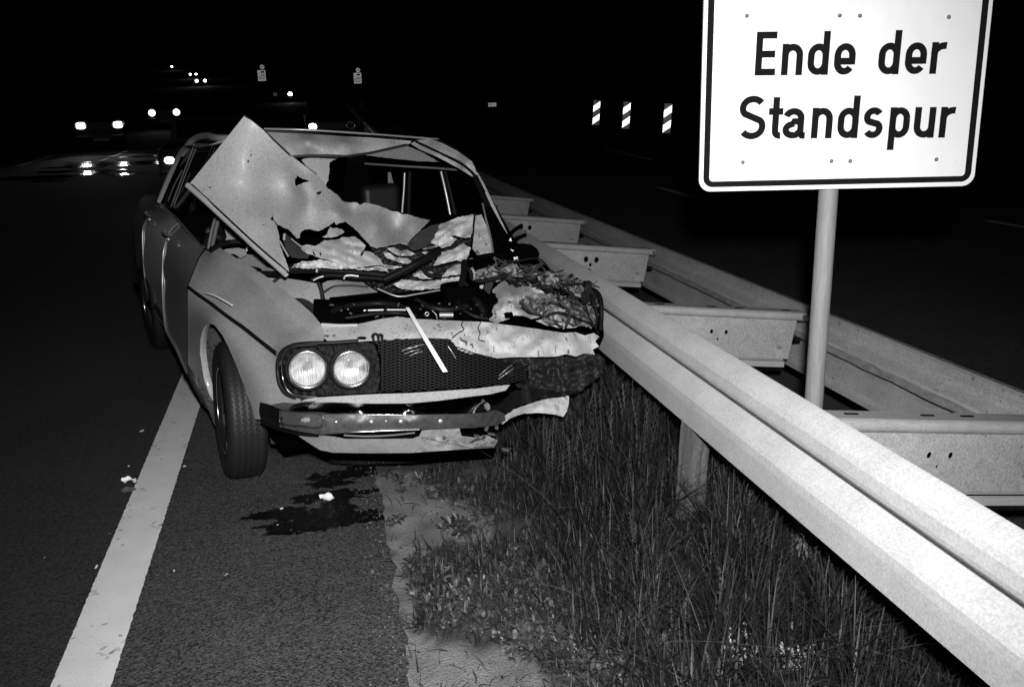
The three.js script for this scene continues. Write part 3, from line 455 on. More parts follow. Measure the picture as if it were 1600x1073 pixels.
wp('header_trim', sheet([[567, 242], [602, 235], [637, 228], [660, 238], [686, 253], [650, 251.5], [610, 247]], [[567, 242, -5.2], [637, 228, -5.42], [686, 253, -5.35], [610, 247, -5.22]], { step: 4, rag: 0.4 }), M.paint);
wp('bowed_pillar', sheet([[641, 224], [652, 219], [672, 217], [690, 223], [715, 236], [737, 252], [744, 266], [756, 286], [772, 320], [795, 369], [789, 373], [766, 325], [750, 291], [738, 276], [715, 262], [685, 246], [655, 233]],
  [[641, 224, -5.4], [672, 217, -5.42], [715, 236, -5.3], [744, 266, -5.12], [772, 320, -4.9], [795, 369, -4.72], [789, 373, -4.72], [750, 291, -5.02], [715, 262, -5.2], [655, 233, -5.36], [690, 233, -5.26], [728, 255, -5.13]], { step: 3.5, dent: 0.01, dentK: 14 }), M.paint);
wp('pillar_seal', [pipe([[650, 221, -5.36], [690, 240, -5.22], [722, 256, -5.1], [742, 274, -5.02], [757, 300, -4.92]], 0.007), pipe([[681, 218, -5.45], [712, 232, -5.33], [740, 256, -5.16], [746, 268, -5.1]], 0.006), pipe([[742, 276, -5.03], [757, 310, -4.93], [775, 350, -4.8], [788, 376, -4.7]], 0.018)], M.black);
wp('far_window_frame', [pipe([[570, 255.5, -6.1], [620, 259, -5.9], [680, 262.5, -5.7], [722, 266, -5.5]], 0.007), pipe([[632, 270, -6.4], [631, 295, -6.4], [628, 332, -6.4]], 0.009), pipe([[689, 268, -5.75], [696, 298, -5.72], [704, 338, -5.7]], 0.009)], M.chromeDull);
wp('far_window_post', pipe([[640, 268, -6.35], [638, 332, -6.35]], 0.02), M.black); wp('far_window_post', pipe([[696, 268, -5.78], [712, 338, -5.74]], 0.016), M.black);
wp('sun_visor', sheet([[480, 246], [533, 245.5], [520, 250], [515, 254], [513, 281], [508, 290], [497, 290], [480, 262], [470, 250]], [[480, 246, -5.25], [533, 245.5, -5.3], [513, 281, -5.2], [497, 290, -5.2], [470, 250, -5.25]], { step: 5, rag: 0.5 }), M.paint);
const seat = wp('front_seat', gridSheet([[-0.02, 0.02], [-0.1, 0.06], [-0.1, 0.1], [-0.02, 0.12], [0.1, 0.12]].map(([dw, dv], i) => [-0.64, -0.5, -0.34, -0.18].map((u, j) => LC(u + 0.04, [0.55, 0.62, 0.86, 0.92, 0.55][i] + (j % 3 ? 0.015 : 0), -1.35 - [0.02, -0.05, 0.06, 0.14, 0.2][i]))), 3), M.burnt);
wp('headrest', new RoundedBoxGeometry(0.26, 0.2, 0.1, 5, 0.049).rotateY(CAR_TURN).translate(...at(594, 312, -5.75).toArray()), std({ color: G(0.006), roughness: 0.5 }));
wp('rear_window_panel', sheet([[606, 269], [626, 269], [624, 300], [606, 297]], [[606, 269, -6.9], [626, 269, -6.9], [624, 300, -6.9], [606, 297, -6.9]], { step: 6 }), M.steelGrey);
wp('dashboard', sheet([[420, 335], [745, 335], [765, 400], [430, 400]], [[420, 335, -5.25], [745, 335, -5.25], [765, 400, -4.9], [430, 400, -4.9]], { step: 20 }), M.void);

// --- the body behind: left side, boot, floor
wp('left_side', gridSheet([[LC(0.8, 0.95, -0.5), LC(0.8, 0.94, -1.5), LC(0.8, 0.93, -2.5), LC(0.76, 0.9, -3.4)], [LC(0.86, 0.75, -0.5), LC(0.865, 0.75, -1.5), LC(0.86, 0.75, -2.5), LC(0.8, 0.75, -3.5)], [LC(0.82, 0.3, -0.5), LC(0.83, 0.28, -1.5), LC(0.82, 0.3, -2.5), LC(0.78, 0.4, -3.5)]], 4), M.paintSide);
wp('left_blackout', gridSheet([[LC(0.95, 0.88, -0.3), LC(1.1, 0.88, -1.6), LC(1.15, 0.88, -3.0)], [LC(0.9, 1.45, -0.9), LC(1.0, 1.46, -1.8), LC(1.05, 1.4, -2.9)]], 3), M.void);  // black sheet added beyond the windows to hide the lit rails
wp('back_glass', gridSheet([[LC(-0.5, 0.98, -3.0), LC(0.9, 0.98, -3.0)], [LC(-0.35, 1.42, -2.5), LC(0.8, 1.42, -2.5)]], 2), M.void);
wp('boot', gridSheet([[LC(-0.52, 0.97, -2.95), LC(-0.10, 1.0, -3.0), LC(0.50, 1.0, -3.0), LC(0.94, 0.95, -2.95)], [LC(-0.52, 0.93, -3.4), LC(-0.10, 0.95, -3.5), LC(0.50, 0.95, -3.5), LC(0.94, 0.9, -3.4)], [LC(-0.50, 0.85, -3.6), LC(-0.10, 0.87, -3.7), LC(0.50, 0.87, -3.7), LC(0.92, 0.85, -3.6)], [LC(-0.50, 0.4, -3.62), LC(-0.10, 0.38, -3.72), LC(0.50, 0.38, -3.72), LC(0.92, 0.4, -3.62)]], 4), M.paint);
wp('underbody', gridSheet([[LC(-0.62, 0.26, 0.5), LC(0, 0.24, 0.5), LC(0.6, 0.26, 0.3)], [LC(-0.66, 0.27, -0.6), LC(0, 0.23, -0.6), LC(0.7, 0.27, -0.6)], [LC(-0.7, 0.27, -2), LC(0, 0.23, -2), LC(0.74, 0.27, -2)], [LC(-0.7, 0.32, -3.6), LC(0, 0.3, -3.7), LC(0.7, 0.32, -3.6)]], 3), M.void);

// --- wheels
function wheel(pos, turn, lean, label) {
  const w = new THREE.Group(); w.name = 'wheel'; w.position.copy(pos).sub(CAR); w.rotation.set(0, turn, lean, 'YXZ'); wreck.add(w); if (label) w.userData.label = label;
  const prof = [[0.19, 0.055], [0.215, 0.075], [0.255, 0.086], [0.285, 0.083], [0.3, 0.074], [0.307, 0.06], [0.3085, 0.03], [0.309, 0], [0.3085, -0.03], [0.307, -0.06], [0.3, -0.074], [0.285, -0.083], [0.255, -0.086], [0.215, -0.075], [0.19, -0.055]];
  part(w, 'tyre', new THREE.LatheGeometry(prof.map(([r, x]) => new THREE.Vector2(r, x)), 64).rotateZ(Math.PI / 2), M.tyre);
  const ribs = []; // zigzag tread ribs standing proud of the carcass
  for (const x of [-0.052, -0.026, 0, 0.026, 0.052]) {
    const n = 168, pos2 = [], idx = []; for (let i = 0; i <= n; i++) { const a = (i / n) * Math.PI * 2, o = (i % 2 ? 0.0035 : -0.0035), R = 0.3135 - (Math.abs(x) > 0.05 ? 0.003 : 0); for (const [dx, dr] of [[-0.0095, -0.006], [-0.0085, 0], [0.0085, 0], [0.0095, -0.006]]) pos2.push(x + dx + o, Math.sin(a) * (R + dr), Math.cos(a) * (R + dr)); if (i) for (let k = 0; k < 3; k++) { const q = i * 4 + k; idx.push(q - 4, q, q + 1, q - 4, q + 1, q - 3); } }
    const g = new THREE.BufferGeometry(); g.setAttribute('position', new THREE.Float32BufferAttribute(pos2, 3)); g.setIndex(idx); g.computeVertexNormals(); ribs.push(g);
  }
  part(w, 'tread', ribs, M.treadRubber);
  part(w, 'rim', new THREE.LatheGeometry([[0.0, -0.03], [0.06, -0.045], [0.09, -0.03], [0.13, -0.02], [0.155, -0.05], [0.178, -0.055], [0.19, -0.068], [0.196, -0.062]].map(([r, x]) => new THREE.Vector2(r, x)), 40).rotateZ(-Math.PI / 2).rotateY(Math.PI), M.chromeDull);
  part(w, 'glint_ring', new THREE.TorusGeometry(0.192, 0.0035, 8, 48).rotateY(Math.PI / 2).translate(-0.075, 0, 0), M.chrome);  // ring added for a thin bright highlight at the wheel's edge
  part(w, 'hub_cap', new THREE.LatheGeometry([[0.0, -0.075], [0.03, -0.074], [0.05, -0.064], [0.058, -0.045]].map(([r, x]) => new THREE.Vector2(r, x)), 28).rotateZ(-Math.PI / 2).rotateY(Math.PI), M.chrome);
}
wheel(V(-0.47, 0.308, -4.05), 0.215, -0.06);
wheel(LC(0.72, 0.3, 0.02), 0.42, 0.12);
wheel(LC(-0.64, 0.308, -2.66), CAR_TURN, 0);
wheel(LC(0.71, 0.308, -2.66), CAR_TURN, 0);
wp('suspension_arm', [pipe([[424, 684, -3.95], [452, 686, -3.9], [495, 684, -3.9]], 0.016), pipe([[424, 690, -3.92], [470, 692, -3.88], [520, 690, -3.88]], 0.012)], M.bare);

// --- lamps, grille, bumper
const lampPanel = wp('lamp_panel', sheet([[442, 552], [452, 544], [480, 540], [520, 537], [562, 534], [584, 536], [592, 560], [594, 590], [590, 613], [540, 616], [480, 619], [456, 616], [446, 606], [440, 585]], [[442, 552, -3.5], [562, 534, -3.47], [594, 580, -3.45], [590, 613, -3.42], [480, 619, -3.44], [440, 585, -3.5]], { step: 3, dent: 0.01, dentK: 4 }), M.black);
wp('lamp_trim', pipe([[496, 538.5, -3.41], [478, 539.6, -3.42], [460, 541.5, -3.43], [449, 545, -3.44], [441.5, 555, -3.45], [439.6, 570, -3.45], [441, 589, -3.45], [446.5, 606, -3.43], [456, 615, -3.42], [470, 618.6, -3.41], [494, 620, -3.4]], 0.0042, 8, 90), M.chrome);
wp('lamp_seal', pipe([[560, 532.5, -3.44], [520, 535.5, -3.44], [480, 536.5, -3.45], [456, 540, -3.47], [441, 549, -3.485], [434.5, 562, -3.49], [433.5, 580, -3.49], [437, 600, -3.47], [446, 614, -3.45], [462, 621, -3.43], [500, 623, -3.41]], 0.0085, 8, 90), M.rubber);
for (const [x, y, r, yaw] of [[480, 577.5, 0.0685, 0.02], [548.6, 576.5, 0.067, 0.06]]) {
  const c = at(x, y, -3.375), h = new THREE.Group(); h.name = 'headlamp'; h.position.copy(c).sub(CAR); h.rotation.set(-0.02, yaw, 0, 'YXZ'); wreck.add(h);
  const bowl = part(h, 'reflector', new THREE.LatheGeometry([[0.004, -0.045], [0.02, -0.043], [0.04, -0.034], [0.054, -0.02], [r - 0.004, -0.002]].map(([a, b]) => new THREE.Vector2(a, b)), 48).rotateX(Math.PI / 2), M.lensBowl);
  { const a = bowl.geometry.attributes.position, u = bowl.geometry.attributes.uv; for (let i = 0; i < a.count; i++) u.setXY(i, a.getX(i) + x * 0.0013, a.getY(i)); }
  part(h, 'bulb_shield', new THREE.CylinderGeometry(0.008, 0.013, 0.01, 16).rotateX(Math.PI / 2).translate(0, 0.006, -0.034), M.lensBowl);
  const flutes = []; for (let i = -11; i <= 11; i++) { const q = (i / 12) * (r - 0.006), L = Math.sqrt((r - 0.006) ** 2 - q * q); flutes.push(new THREE.CylinderGeometry(0.0012, 0.0012, L * (i % 3 ? 0.9 : 1.6), 5).translate(q, i % 3 ? L * 0.45 : 0, 0.004)); }
  part(h, 'lens', new THREE.SphereGeometry(0.14, 40, 10, 0, Math.PI * 2, 0, Math.asin(r / 0.14)).rotateX(Math.PI / 2).translate(0, 0, -0.14 * Math.cos(Math.asin(r / 0.14)) + 0.0), M.glass);
  part(h, 'lens_flutes', flutes, M.glass);
  part(h, 'chrome_ring', new THREE.TorusGeometry(r + 0.002, 0.0042, 10, 56), M.chrome);
  part(h, 'bezel', new THREE.TorusGeometry(r + 0.0105, 0.0055, 8, 56).translate(0, 0, -0.006), M.rubber);
}
{ // expanded-metal grille: two families of slanting strands over a dark opening
  const top = [[556, 537], [600, 530], [640, 528], [700, 529], [716, 541], [760, 557], [800, 568], [826, 571]], bot = [[590, 613], [640, 611.5], [700, 608], [760, 603], [800, 600], [826, 594]];
  const out = [[584, 533], ...top.slice(1), ...bot.slice().reverse(), [594, 590], [594, 560]];
  const zc = [[560, 537, -3.46], [640, 528, -3.43], [700, 529, -3.44], [760, 557, -3.47], [826, 571, -3.55], [590, 613, -3.38], [700, 608, -3.37], [826, 594, -3.5], [690, 570, -3.41]], zf = tps(zc);
  const strands = [];
  for (const s of [0.34, -0.34]) for (let c = -260; c < 760; c += 4.6) { // line y = c + s (x - 560)
    let prev = null;
    for (let x = 560; x <= 828; x += 4.4) {
      const y = c + s * (x - 560) + 0.6 * Math.sin(x * 0.7), ok = y > 500 && y < 620 && inside(out, x, y);
      if (ok && prev) { const a = at(prev[0], prev[1], zf(...prev)), b = at(x, y, zf(x, y)), L = a.distanceTo(b); strands.push(new THREE.BoxGeometry(0.0019, 0.003, L).applyMatrix4(new THREE.Matrix4().lookAt(a, b, V(0, 1, 0)).setPosition(a.clone().add(b).multiplyScalar(0.5)))); }
      prev = ok ? [x, y] : null;
    }
  }
  const g = wp('grille', strands, std({ color: G(0.02), roughness: 0.45, metalness: 0.3 }));
  wp('grille_backing', sheet(out, zc.map(([x, y, z]) => [x, y, z - 0.05]), { step: 14 }), M.void);
  for (const [a, b, c, d] of [[780, 587, 800, 570], [783, 590, 803, 575], [788, 586, 801, 578], [779, 592, 796, 582], [700, 541, 712, 560], [640, 545, 662, 538], [628, 548, 652, 541], [632, 553, 655, 546], [640, 556, 660, 549]]) wp('torn_grille_mesh', tube([at(a, b, zf(a, b) + 0.012), at((a + c) / 2, (b + d) / 2 - 1, zf(a, b) + 0.02), at(c, d, zf(c, d) + 0.012)], 0.002, 5, 8), M.chromeDull);
}
wp('apron', sheet([[468, 628], [478, 623.5], [492, 621], [560, 617], [590, 615.5], [640, 614], [700, 610], [744, 607], [775, 603], [797, 601], [790, 610], [765, 616], [738, 619], [685, 626], [640, 630], [580, 630.5], [520, 630], [490, 631]], [[468, 628, -3.42], [492, 621, -3.39], [640, 614, -3.34], [744, 607, -3.36], [797, 601, -3.43], [738, 619, -3.33], [640, 630, -3.3], [520, 630, -3.34]], { step: 4 }), M.paint);
wp('bumper_blade', sheet([[449, 641], [458, 634], [470, 630], [490, 628.5], [520, 628.5], [560, 630], [600, 630.5], [640, 630], [690, 626], [735, 619.5], [748, 619], [757, 625], [765, 632], [766, 639], [758, 645], [700, 647], [640, 648], [560, 647.5], [500, 646], [470, 643.5]],
  [[449, 641, -3.38], [470, 630, -3.36], [500, 628.5, -3.32], [560, 630, -3.28], [640, 630, -3.26], [735, 619.5, -3.31], [766, 636, -3.33], [700, 647, -3.25], [640, 648, -3.22], [560, 647.5, -3.235], [500, 646, -3.27], [460, 642, -3.34], [560, 637, -3.245], [640, 637, -3.225], [480, 637, -3.31], [750, 628, -3.27]], { step: 3.5 }), std({ color: G(0.42), metalness: 1, roughness: 0.13, side: DS }));
wp('bumper_face', sheet([[436, 641], [449, 642], [470, 644], [500, 646.5], [560, 648], [640, 648.5], [700, 647.5], [758, 645], [775, 640], [788, 646], [790, 655], [778, 664], [740, 668.5], [718, 669], [640, 671.5], [560, 676], [500, 678.5], [470, 674.5], [437, 667]],
  [[436, 645, -3.41], [470, 644, -3.315], [500, 646.5, -3.265], [560, 648, -3.232], [640, 648.5, -3.218], [758, 645, -3.28], [788, 650, -3.4], [740, 668.5, -3.28], [640, 671.5, -3.225], [560, 676, -3.235], [500, 678, -3.27], [437, 667, -3.42], [640, 660, -3.205], [560, 661, -3.218], [480, 660, -3.29]], { step: 4, dent: 0.003, dentK: 40 }), std({ color: G(0.17), map: grainMap(0.75, 0.5, 0.7, 0.3, 10), metalness: 0.55, roughness: 0.5, side: DS }));
wp('bumper_edge', [pipe([[447, 641.5, -3.37], [470, 643.5, -3.31], [500, 646, -3.262], [560, 647.6, -3.228], [640, 648.2, -3.214], [700, 647.2, -3.235]], 0.0028), pipe([[500, 679, -3.27], [540, 675.5, -3.235], [600, 673, -3.222], [655, 671, -3.222]], 0.003), pipe([[449, 640.5, -3.375], [459, 633, -3.365], [472, 629, -3.345], [492, 627.8, -3.32]], 0.003)], M.chrome);
wp('bumper_end', [gridSheet([PX([[406, 628, -3.6], [418, 631, -3.56], [432, 636, -3.49], [449, 642, -3.4]]), PX([[404.5, 641, -3.56], [416, 647, -3.52], [430, 653, -3.45], [440, 655, -3.38]]), PX([[408, 658, -3.57], [419, 663, -3.52], [432, 667, -3.46], [444, 669, -3.4]])], 4), pipe([[408, 659, -3.565], [424, 666, -3.5], [445, 673, -3.41], [470, 678, -3.33], [497, 680, -3.28]], 0.006)], M.black);
wp('bumper_end_top', sheet([[408, 627], [432, 628], [462, 630], [450, 640], [432, 635], [418, 631]], [[408, 627, -3.62], [462, 630, -3.4], [450, 640, -3.4], [418, 631, -3.57]], { step: 4 }), M.steelGrey);
const ind = wp('indicator_lens', sheet([[438, 646], [444, 643.8], [470, 645.5], [498, 648.5], [503, 652], [503, 662], [499, 666], [470, 664.5], [444, 661.5], [438, 658]], [[438, 652, -3.4], [470, 655, -3.29], [503, 657, -3.24], [470, 645.5, -3.3], [470, 664.5, -3.3]], { step: 3, dent: 0.003, dentK: 6 }), std({ color: G(0.15), roughness: 0.35, metalness: 0.5, side: DS }));
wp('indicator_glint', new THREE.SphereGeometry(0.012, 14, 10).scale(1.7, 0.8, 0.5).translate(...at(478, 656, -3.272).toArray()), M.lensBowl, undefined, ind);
for (const [x, y] of [[443, 652], [499, 657.5]]) wp('indicator_screw', new THREE.SphereGeometry(0.003, 8, 6).translate(...at(x, y, x < 460 ? -3.37 : -3.235).toArray()), M.chrome, undefined, ind);
wp('indicator_rim', pipe([[437, 646, -3.4], [444, 642.5, -3.37], [470, 644, -3.29], [499, 647, -3.245], [504.5, 652, -3.235], [504.5, 662, -3.235], [499, 667.5, -3.24], [470, 666, -3.29], [444, 663, -3.375], [437, 658, -3.405], [436.5, 651, -3.405], [437, 646, -3.4]], 0.0026, 6, 100), M.chrome, undefined, ind);
for (const [x, y, s] of [[580, 659, 1], [603, 658, 0.5], [626, 658.5, 1.1], [688, 658, 1.2], [525, 659.5, 0.7]]) wp('plate_bolt', new THREE.SphereGeometry(0.009 * s, 10, 7).scale(1, 0.9, 0.5).translate(...at(x, y, -3.2 - (x > 670 ? 0.01 : 0)).toArray()), M.chromeDull);
wp('valance', sheet([[466, 681], [480, 679.5], [500, 680], [522, 682], [540, 685.5], [600, 685.5], [645, 685], [655, 681], [659, 672], [690, 670.5], [718, 668.5], [721, 681], [745, 684], [776, 689], [772, 699], [735, 701], [700, 703.5], [640, 707.5], [580, 708], [520, 707], [500, 703], [482, 692]],
  [[466, 681, -3.36], [500, 680, -3.3], [560, 685, -3.27], [640, 684, -3.26], [718, 669, -3.27], [776, 690, -3.38], [772, 699, -3.42], [700, 703, -3.35], [640, 707, -3.33], [560, 707, -3.34], [500, 703, -3.38], [482, 692, -3.39], [600, 696, -3.28], [690, 688, -3.31], [690, 678, -3.28]], { step: 4, dent: 0.004, dentK: 20, bump: (x, y) => (x > 655 ? 0.02 * nz(x / 9, y / 5, 3) : 0) }), M.paint);
wp('valance_crumple', sheet([[657, 683], [700, 682], [735, 685], [760, 680], [778, 688], [772, 697], [735, 699], [690, 690]], [[657, 683, -3.262], [700, 682, -3.265], [735, 685, -3.28], [778, 688, -3.34], [735, 699, -3.34], [690, 690, -3.29]], { step: 3.5, rag: 1, dent: 0.02, dentK: 9 }), M.chipsHeavy);
wp('valance_slot', sheet([[528, 676], [560, 677], [600, 674], [655, 672], [650, 683], [600, 686], [540, 686]], [[528, 676, -3.31], [655, 672, -3.31], [600, 686, -3.31]], { step: 10 }), M.void);
wp('slot_mesh', pipe([[537, 680, -3.29], [570, 681.5, -3.285], [610, 680, -3.28], [648, 676, -3.285]], 0.004), M.steelGrey);
wp('valance_hole', new THREE.TorusGeometry(0.005, 0.0024, 6, 12).translate(...at(694, 684, -3.25).toArray()), M.dark);
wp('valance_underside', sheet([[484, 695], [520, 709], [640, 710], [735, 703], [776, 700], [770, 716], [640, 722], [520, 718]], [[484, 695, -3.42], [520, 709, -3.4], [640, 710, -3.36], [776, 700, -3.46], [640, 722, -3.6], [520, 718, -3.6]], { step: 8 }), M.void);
// --- front cross panel and the crumpled left corner
wp('cross_panel', sheet([[500, 506], [530, 506.5], [560, 506], [597, 498], [621, 494.5], [646, 498], [699, 500.5], [735, 502], [764, 503.5], [800, 508.5], [844, 514.5], [880, 520], [900, 519], [914, 524], [928, 520], [937, 526], [930, 533], [936, 541], [926, 546], [930, 554], [912, 552], [900, 557], [884, 553], [870, 557], [835, 557.5], [800, 558], [777, 560], [742, 551], [725, 545], [712, 539], [704, 530], [670, 528], [640, 529], [597, 532], [574, 533], [545, 535], [515, 535.5], [506, 528]],
  [[500, 506, -3.6], [560, 506, -3.58], [621, 494.5, -3.6], [699, 500.5, -3.62], [764, 503.5, -3.64], [844, 514.5, -3.66], [936, 522, -3.74], [931, 553, -3.66], [870, 557, -3.55], [777, 560, -3.5], [704, 530, -3.5], [640, 529, -3.46], [574, 533, -3.45], [515, 535.5, -3.46], [560, 516, -3.52], [640, 510, -3.54], [560, 524, -3.475], [640, 519, -3.485], [700, 515, -3.53], [850, 536, -3.56], [890, 540, -3.6]],
  { step: 4.2, rag: 0.25, holes: [[[557, 528], [561, 525.8], [569, 525.8], [574, 528], [570, 530.4], [561, 530.4]]], bump: (x, y) => (x > 690 ? Math.min(1, (x - 690) / 50) * 0.035 * (nz(x / 26, y / 20, 2) + 0.5 * Math.abs(nz(x / 13, y / 11, 5))) : 0) }), M.creased);
for (const l of [[[723, 502, -3.6], [721, 508, -3.58], [725, 514, -3.56], [716, 520, -3.53], [707, 527, -3.49]], [[751, 503, -3.62], [747, 512, -3.6], [750, 520, -3.57], [748, 530, -3.55], [757, 533, -3.54]]]) wp('crack', pipe(l.map(([x, y, z]) => [x, y, z + 0.03]), 0.0018, 5), M.black);
wp('cross_panel_lip', pipe([[502, 507, -3.585], [530, 508.5, -3.57], [558, 508, -3.565]], 0.007), M.paint);
wp('cross_panel_curl', [sheet([[703, 530], [716, 528], [724, 538], [722, 545], [733, 549], [742, 552], [735, 555], [716, 546]], [[703, 530, -3.47], [724, 538, -3.44], [742, 552, -3.47], [716, 546, -3.45]], { step: 3, rag: 0.6, dent: 0.02, dentK: 7 })], M.chips);
wp('hood_latch', [new THREE.TorusGeometry(0.012, 0.0045, 7, 14, Math.PI).translate(...at(586, 526, -3.44).toArray()), new THREE.TorusGeometry(0.009, 0.0045, 7, 14, Math.PI).translate(...at(594, 526, -3.44).toArray()), boxAt(0.01, 0.03, 0.012, ...at(583, 528, -3.445).toArray()), boxAt(0.01, 0.03, 0.012, ...at(591, 528, -3.445).toArray()), boxAt(0.01, 0.03, 0.012, ...at(596.5, 528, -3.445).toArray())], M.black);
wp('loose_trim', gridSheet([PX([[633.5, 480.5, -3.62], [655, 519, -3.44], [675, 553, -3.32], [692, 581.5, -3.26]]), PX([[639, 480, -3.62], [661, 517, -3.44], [682, 551, -3.32], [699.5, 580.5, -3.26]])], 4), M.white, 'bright loose trim strip leaning across the grille');
wp('chrome_rod', pipe([[568, 485, -3.8], [600, 484, -3.78], [637, 484, -3.7]], 0.0035), M.white);

// --- engine bay
wp('bay_backing', sheet([[345, 392], [420, 380], [600, 385], [735, 405], [800, 400], [838, 404], [880, 435], [930, 452], [941, 480], [944, 525], [930, 556], [880, 590], [800, 600], [600, 560], [505, 520], [470, 478], [430, 448], [390, 420]], [[345, 392, -5.0], [600, 385, -4.9], [838, 404, -4.75], [930, 452, -4.2], [944, 525, -3.95], [930, 556, -3.8], [800, 600, -3.68], [600, 560, -3.75], [505, 520, -4.0], [470, 478, -4.25], [600, 470, -4.35], [390, 420, -4.75]], { step: 12 }), M.void);  // black backing sheet painting the darkness deep in the bay
for (const g of [sheet([[424, 441], [431, 434], [445, 434.5], [470, 438], [496, 443], [502, 460], [505.5, 482], [497, 484], [480, 474], [462, 468], [440, 455]], [[424, 441, -4.35], [431, 434, -4.4], [496, 443, -4.2], [505.5, 482, -4.1], [462, 468, -4.2]], { step: 5, dent: 0.01 }), sheet([[503, 443], [512, 438.5], [530, 437], [560, 437], [585, 444], [604, 452], [617, 463], [617, 470], [600, 472], [575, 471], [540, 470], [509, 472]], [[503, 443, -4.3], [560, 437, -4.4], [617, 466, -4.3], [509, 472, -4.15], [560, 456, -4.24]], { step: 5, dent: 0.02 }), sheet([[364, 432 - 22], [378, 397], [400, 398], [430, 421], [436, 432], [428, 428], [404, 418]], [[364, 410, -4.75], [400, 398, -4.8], [436, 432, -4.5]], { step: 5 }), sheet([[411, 434], [431, 433], [422, 441]], [[411, 434, -4.35], [431, 433, -4.4], [422, 441, -4.35]], { step: 4 }), sheet([[506, 473], [512, 473], [514, 481], [508, 483]], [[506, 473, -4.1], [512, 473, -4.1], [514, 481, -4.1]], { step: 3 })]) wp('inner_wing', g, M.paint);
wp('inner_wing_seam', [pipe([[497, 442, -4.18], [501, 452, -4.15], [504, 470, -4.1], [506, 484, -4.05]], 0.009), pipe([[505, 457, -4.2], [522, 447.5, -4.28], [545, 446, -4.28], [575, 448, -4.28]], 0.005), pipe([[428, 440, -4.34], [438, 432, -4.38]], 0.006)], M.bare);
wp('washer_hose', [pipe([[460, 471, -4.0], [474, 472, -3.95], [486, 480, -3.9], [494, 492, -3.85]], 0.016)], M.dark);
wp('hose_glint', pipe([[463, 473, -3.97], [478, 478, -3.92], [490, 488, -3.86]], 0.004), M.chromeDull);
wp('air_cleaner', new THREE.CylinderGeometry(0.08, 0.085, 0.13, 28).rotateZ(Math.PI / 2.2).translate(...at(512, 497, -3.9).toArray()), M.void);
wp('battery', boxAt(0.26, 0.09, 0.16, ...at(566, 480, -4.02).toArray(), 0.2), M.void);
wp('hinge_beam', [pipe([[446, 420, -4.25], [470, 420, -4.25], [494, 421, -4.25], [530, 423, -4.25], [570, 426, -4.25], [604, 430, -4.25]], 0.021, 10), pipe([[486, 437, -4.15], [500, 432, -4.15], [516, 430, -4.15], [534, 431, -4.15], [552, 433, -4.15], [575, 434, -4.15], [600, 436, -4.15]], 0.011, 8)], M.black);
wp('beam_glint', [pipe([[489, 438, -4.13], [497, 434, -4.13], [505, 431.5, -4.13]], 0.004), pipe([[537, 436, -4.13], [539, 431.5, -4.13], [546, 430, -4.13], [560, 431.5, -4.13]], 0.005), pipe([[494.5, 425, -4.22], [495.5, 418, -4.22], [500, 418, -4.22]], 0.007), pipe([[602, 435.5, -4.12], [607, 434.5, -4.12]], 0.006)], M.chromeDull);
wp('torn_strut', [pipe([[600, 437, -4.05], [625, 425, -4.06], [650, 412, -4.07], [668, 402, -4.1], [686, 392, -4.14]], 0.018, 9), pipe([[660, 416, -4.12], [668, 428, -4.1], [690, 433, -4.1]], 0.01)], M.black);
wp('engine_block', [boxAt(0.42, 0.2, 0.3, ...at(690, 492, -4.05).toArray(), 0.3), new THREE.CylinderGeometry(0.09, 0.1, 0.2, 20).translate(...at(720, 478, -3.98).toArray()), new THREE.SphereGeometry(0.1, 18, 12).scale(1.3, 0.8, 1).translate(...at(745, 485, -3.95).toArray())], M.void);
for (const [l, r] of [[[[520, 486, -3.8], [548, 478, -3.9], [590, 474, -3.95], [622, 478, -3.9], [640, 488, -3.8]], 0.012], [[[540, 497, -3.76], [580, 491, -3.78], [620, 489, -3.8], [650, 493, -3.76]], 0.008], [[[650, 470, -3.95], [672, 480, -3.84], [700, 484, -3.82], [730, 478, -3.86]], 0.013], [[[715, 470, -3.9], [724, 484, -3.8], [742, 494, -3.76], [762, 498, -3.76]], 0.009], [[[735, 462, -3.95], [748, 474, -3.85], [756, 490, -3.8]], 0.014], [[[600, 471, -4.0], [606, 482, -3.9], [604, 492, -3.85]], 0.007]]) wp('hose', pipe(l, r, 9), M.rubber);
for (let i = 0; i < 26; i++) { const x = rr(515, 762), y = rr(474, 498), c = at(x, y, -3.72 - rr(0, 0.1)); wp('bolt', new THREE.CylinderGeometry(0.004, 0.004, rr(0.004, 0.02), 6).rotateX(rr(0, 3)).rotateZ(rr(0, 3)).translate(c.x, c.y, c.z), i % 3 ? M.bare : M.steelGrey); }  // small metal bits added at random as glints in the dark bay
wp('engine_fitting', [new THREE.CylinderGeometry(0.012, 0.012, 0.06, 10).rotateZ(1.5).translate(...at(697, 492, -3.82).toArray()), new THREE.TorusGeometry(0.008, 0.003, 6, 12).translate(...at(667, 490.5, -3.82).toArray()), tube(PX([[675, 485, -3.8], [681, 491, -3.79], [683, 498, -3.79]]), 0.0025, 5, 8)], M.chromeDull);
wp('bay_light_panel', [sheet([[622, 464], [660, 462], [700, 455], [714, 457], [716, 466], [690, 470], [650, 467]], [[622, 464, -4.3], [714, 457, -4.3], [690, 470, -4.25]], { step: 5, dent: 0.01 }), sheet([[730, 446], [745, 440], [758, 440], [752, 456], [742, 462], [732, 460]], [[730, 446, -4.3], [758, 440, -4.3], [742, 462, -4.25]], { step: 5 })], M.chips);

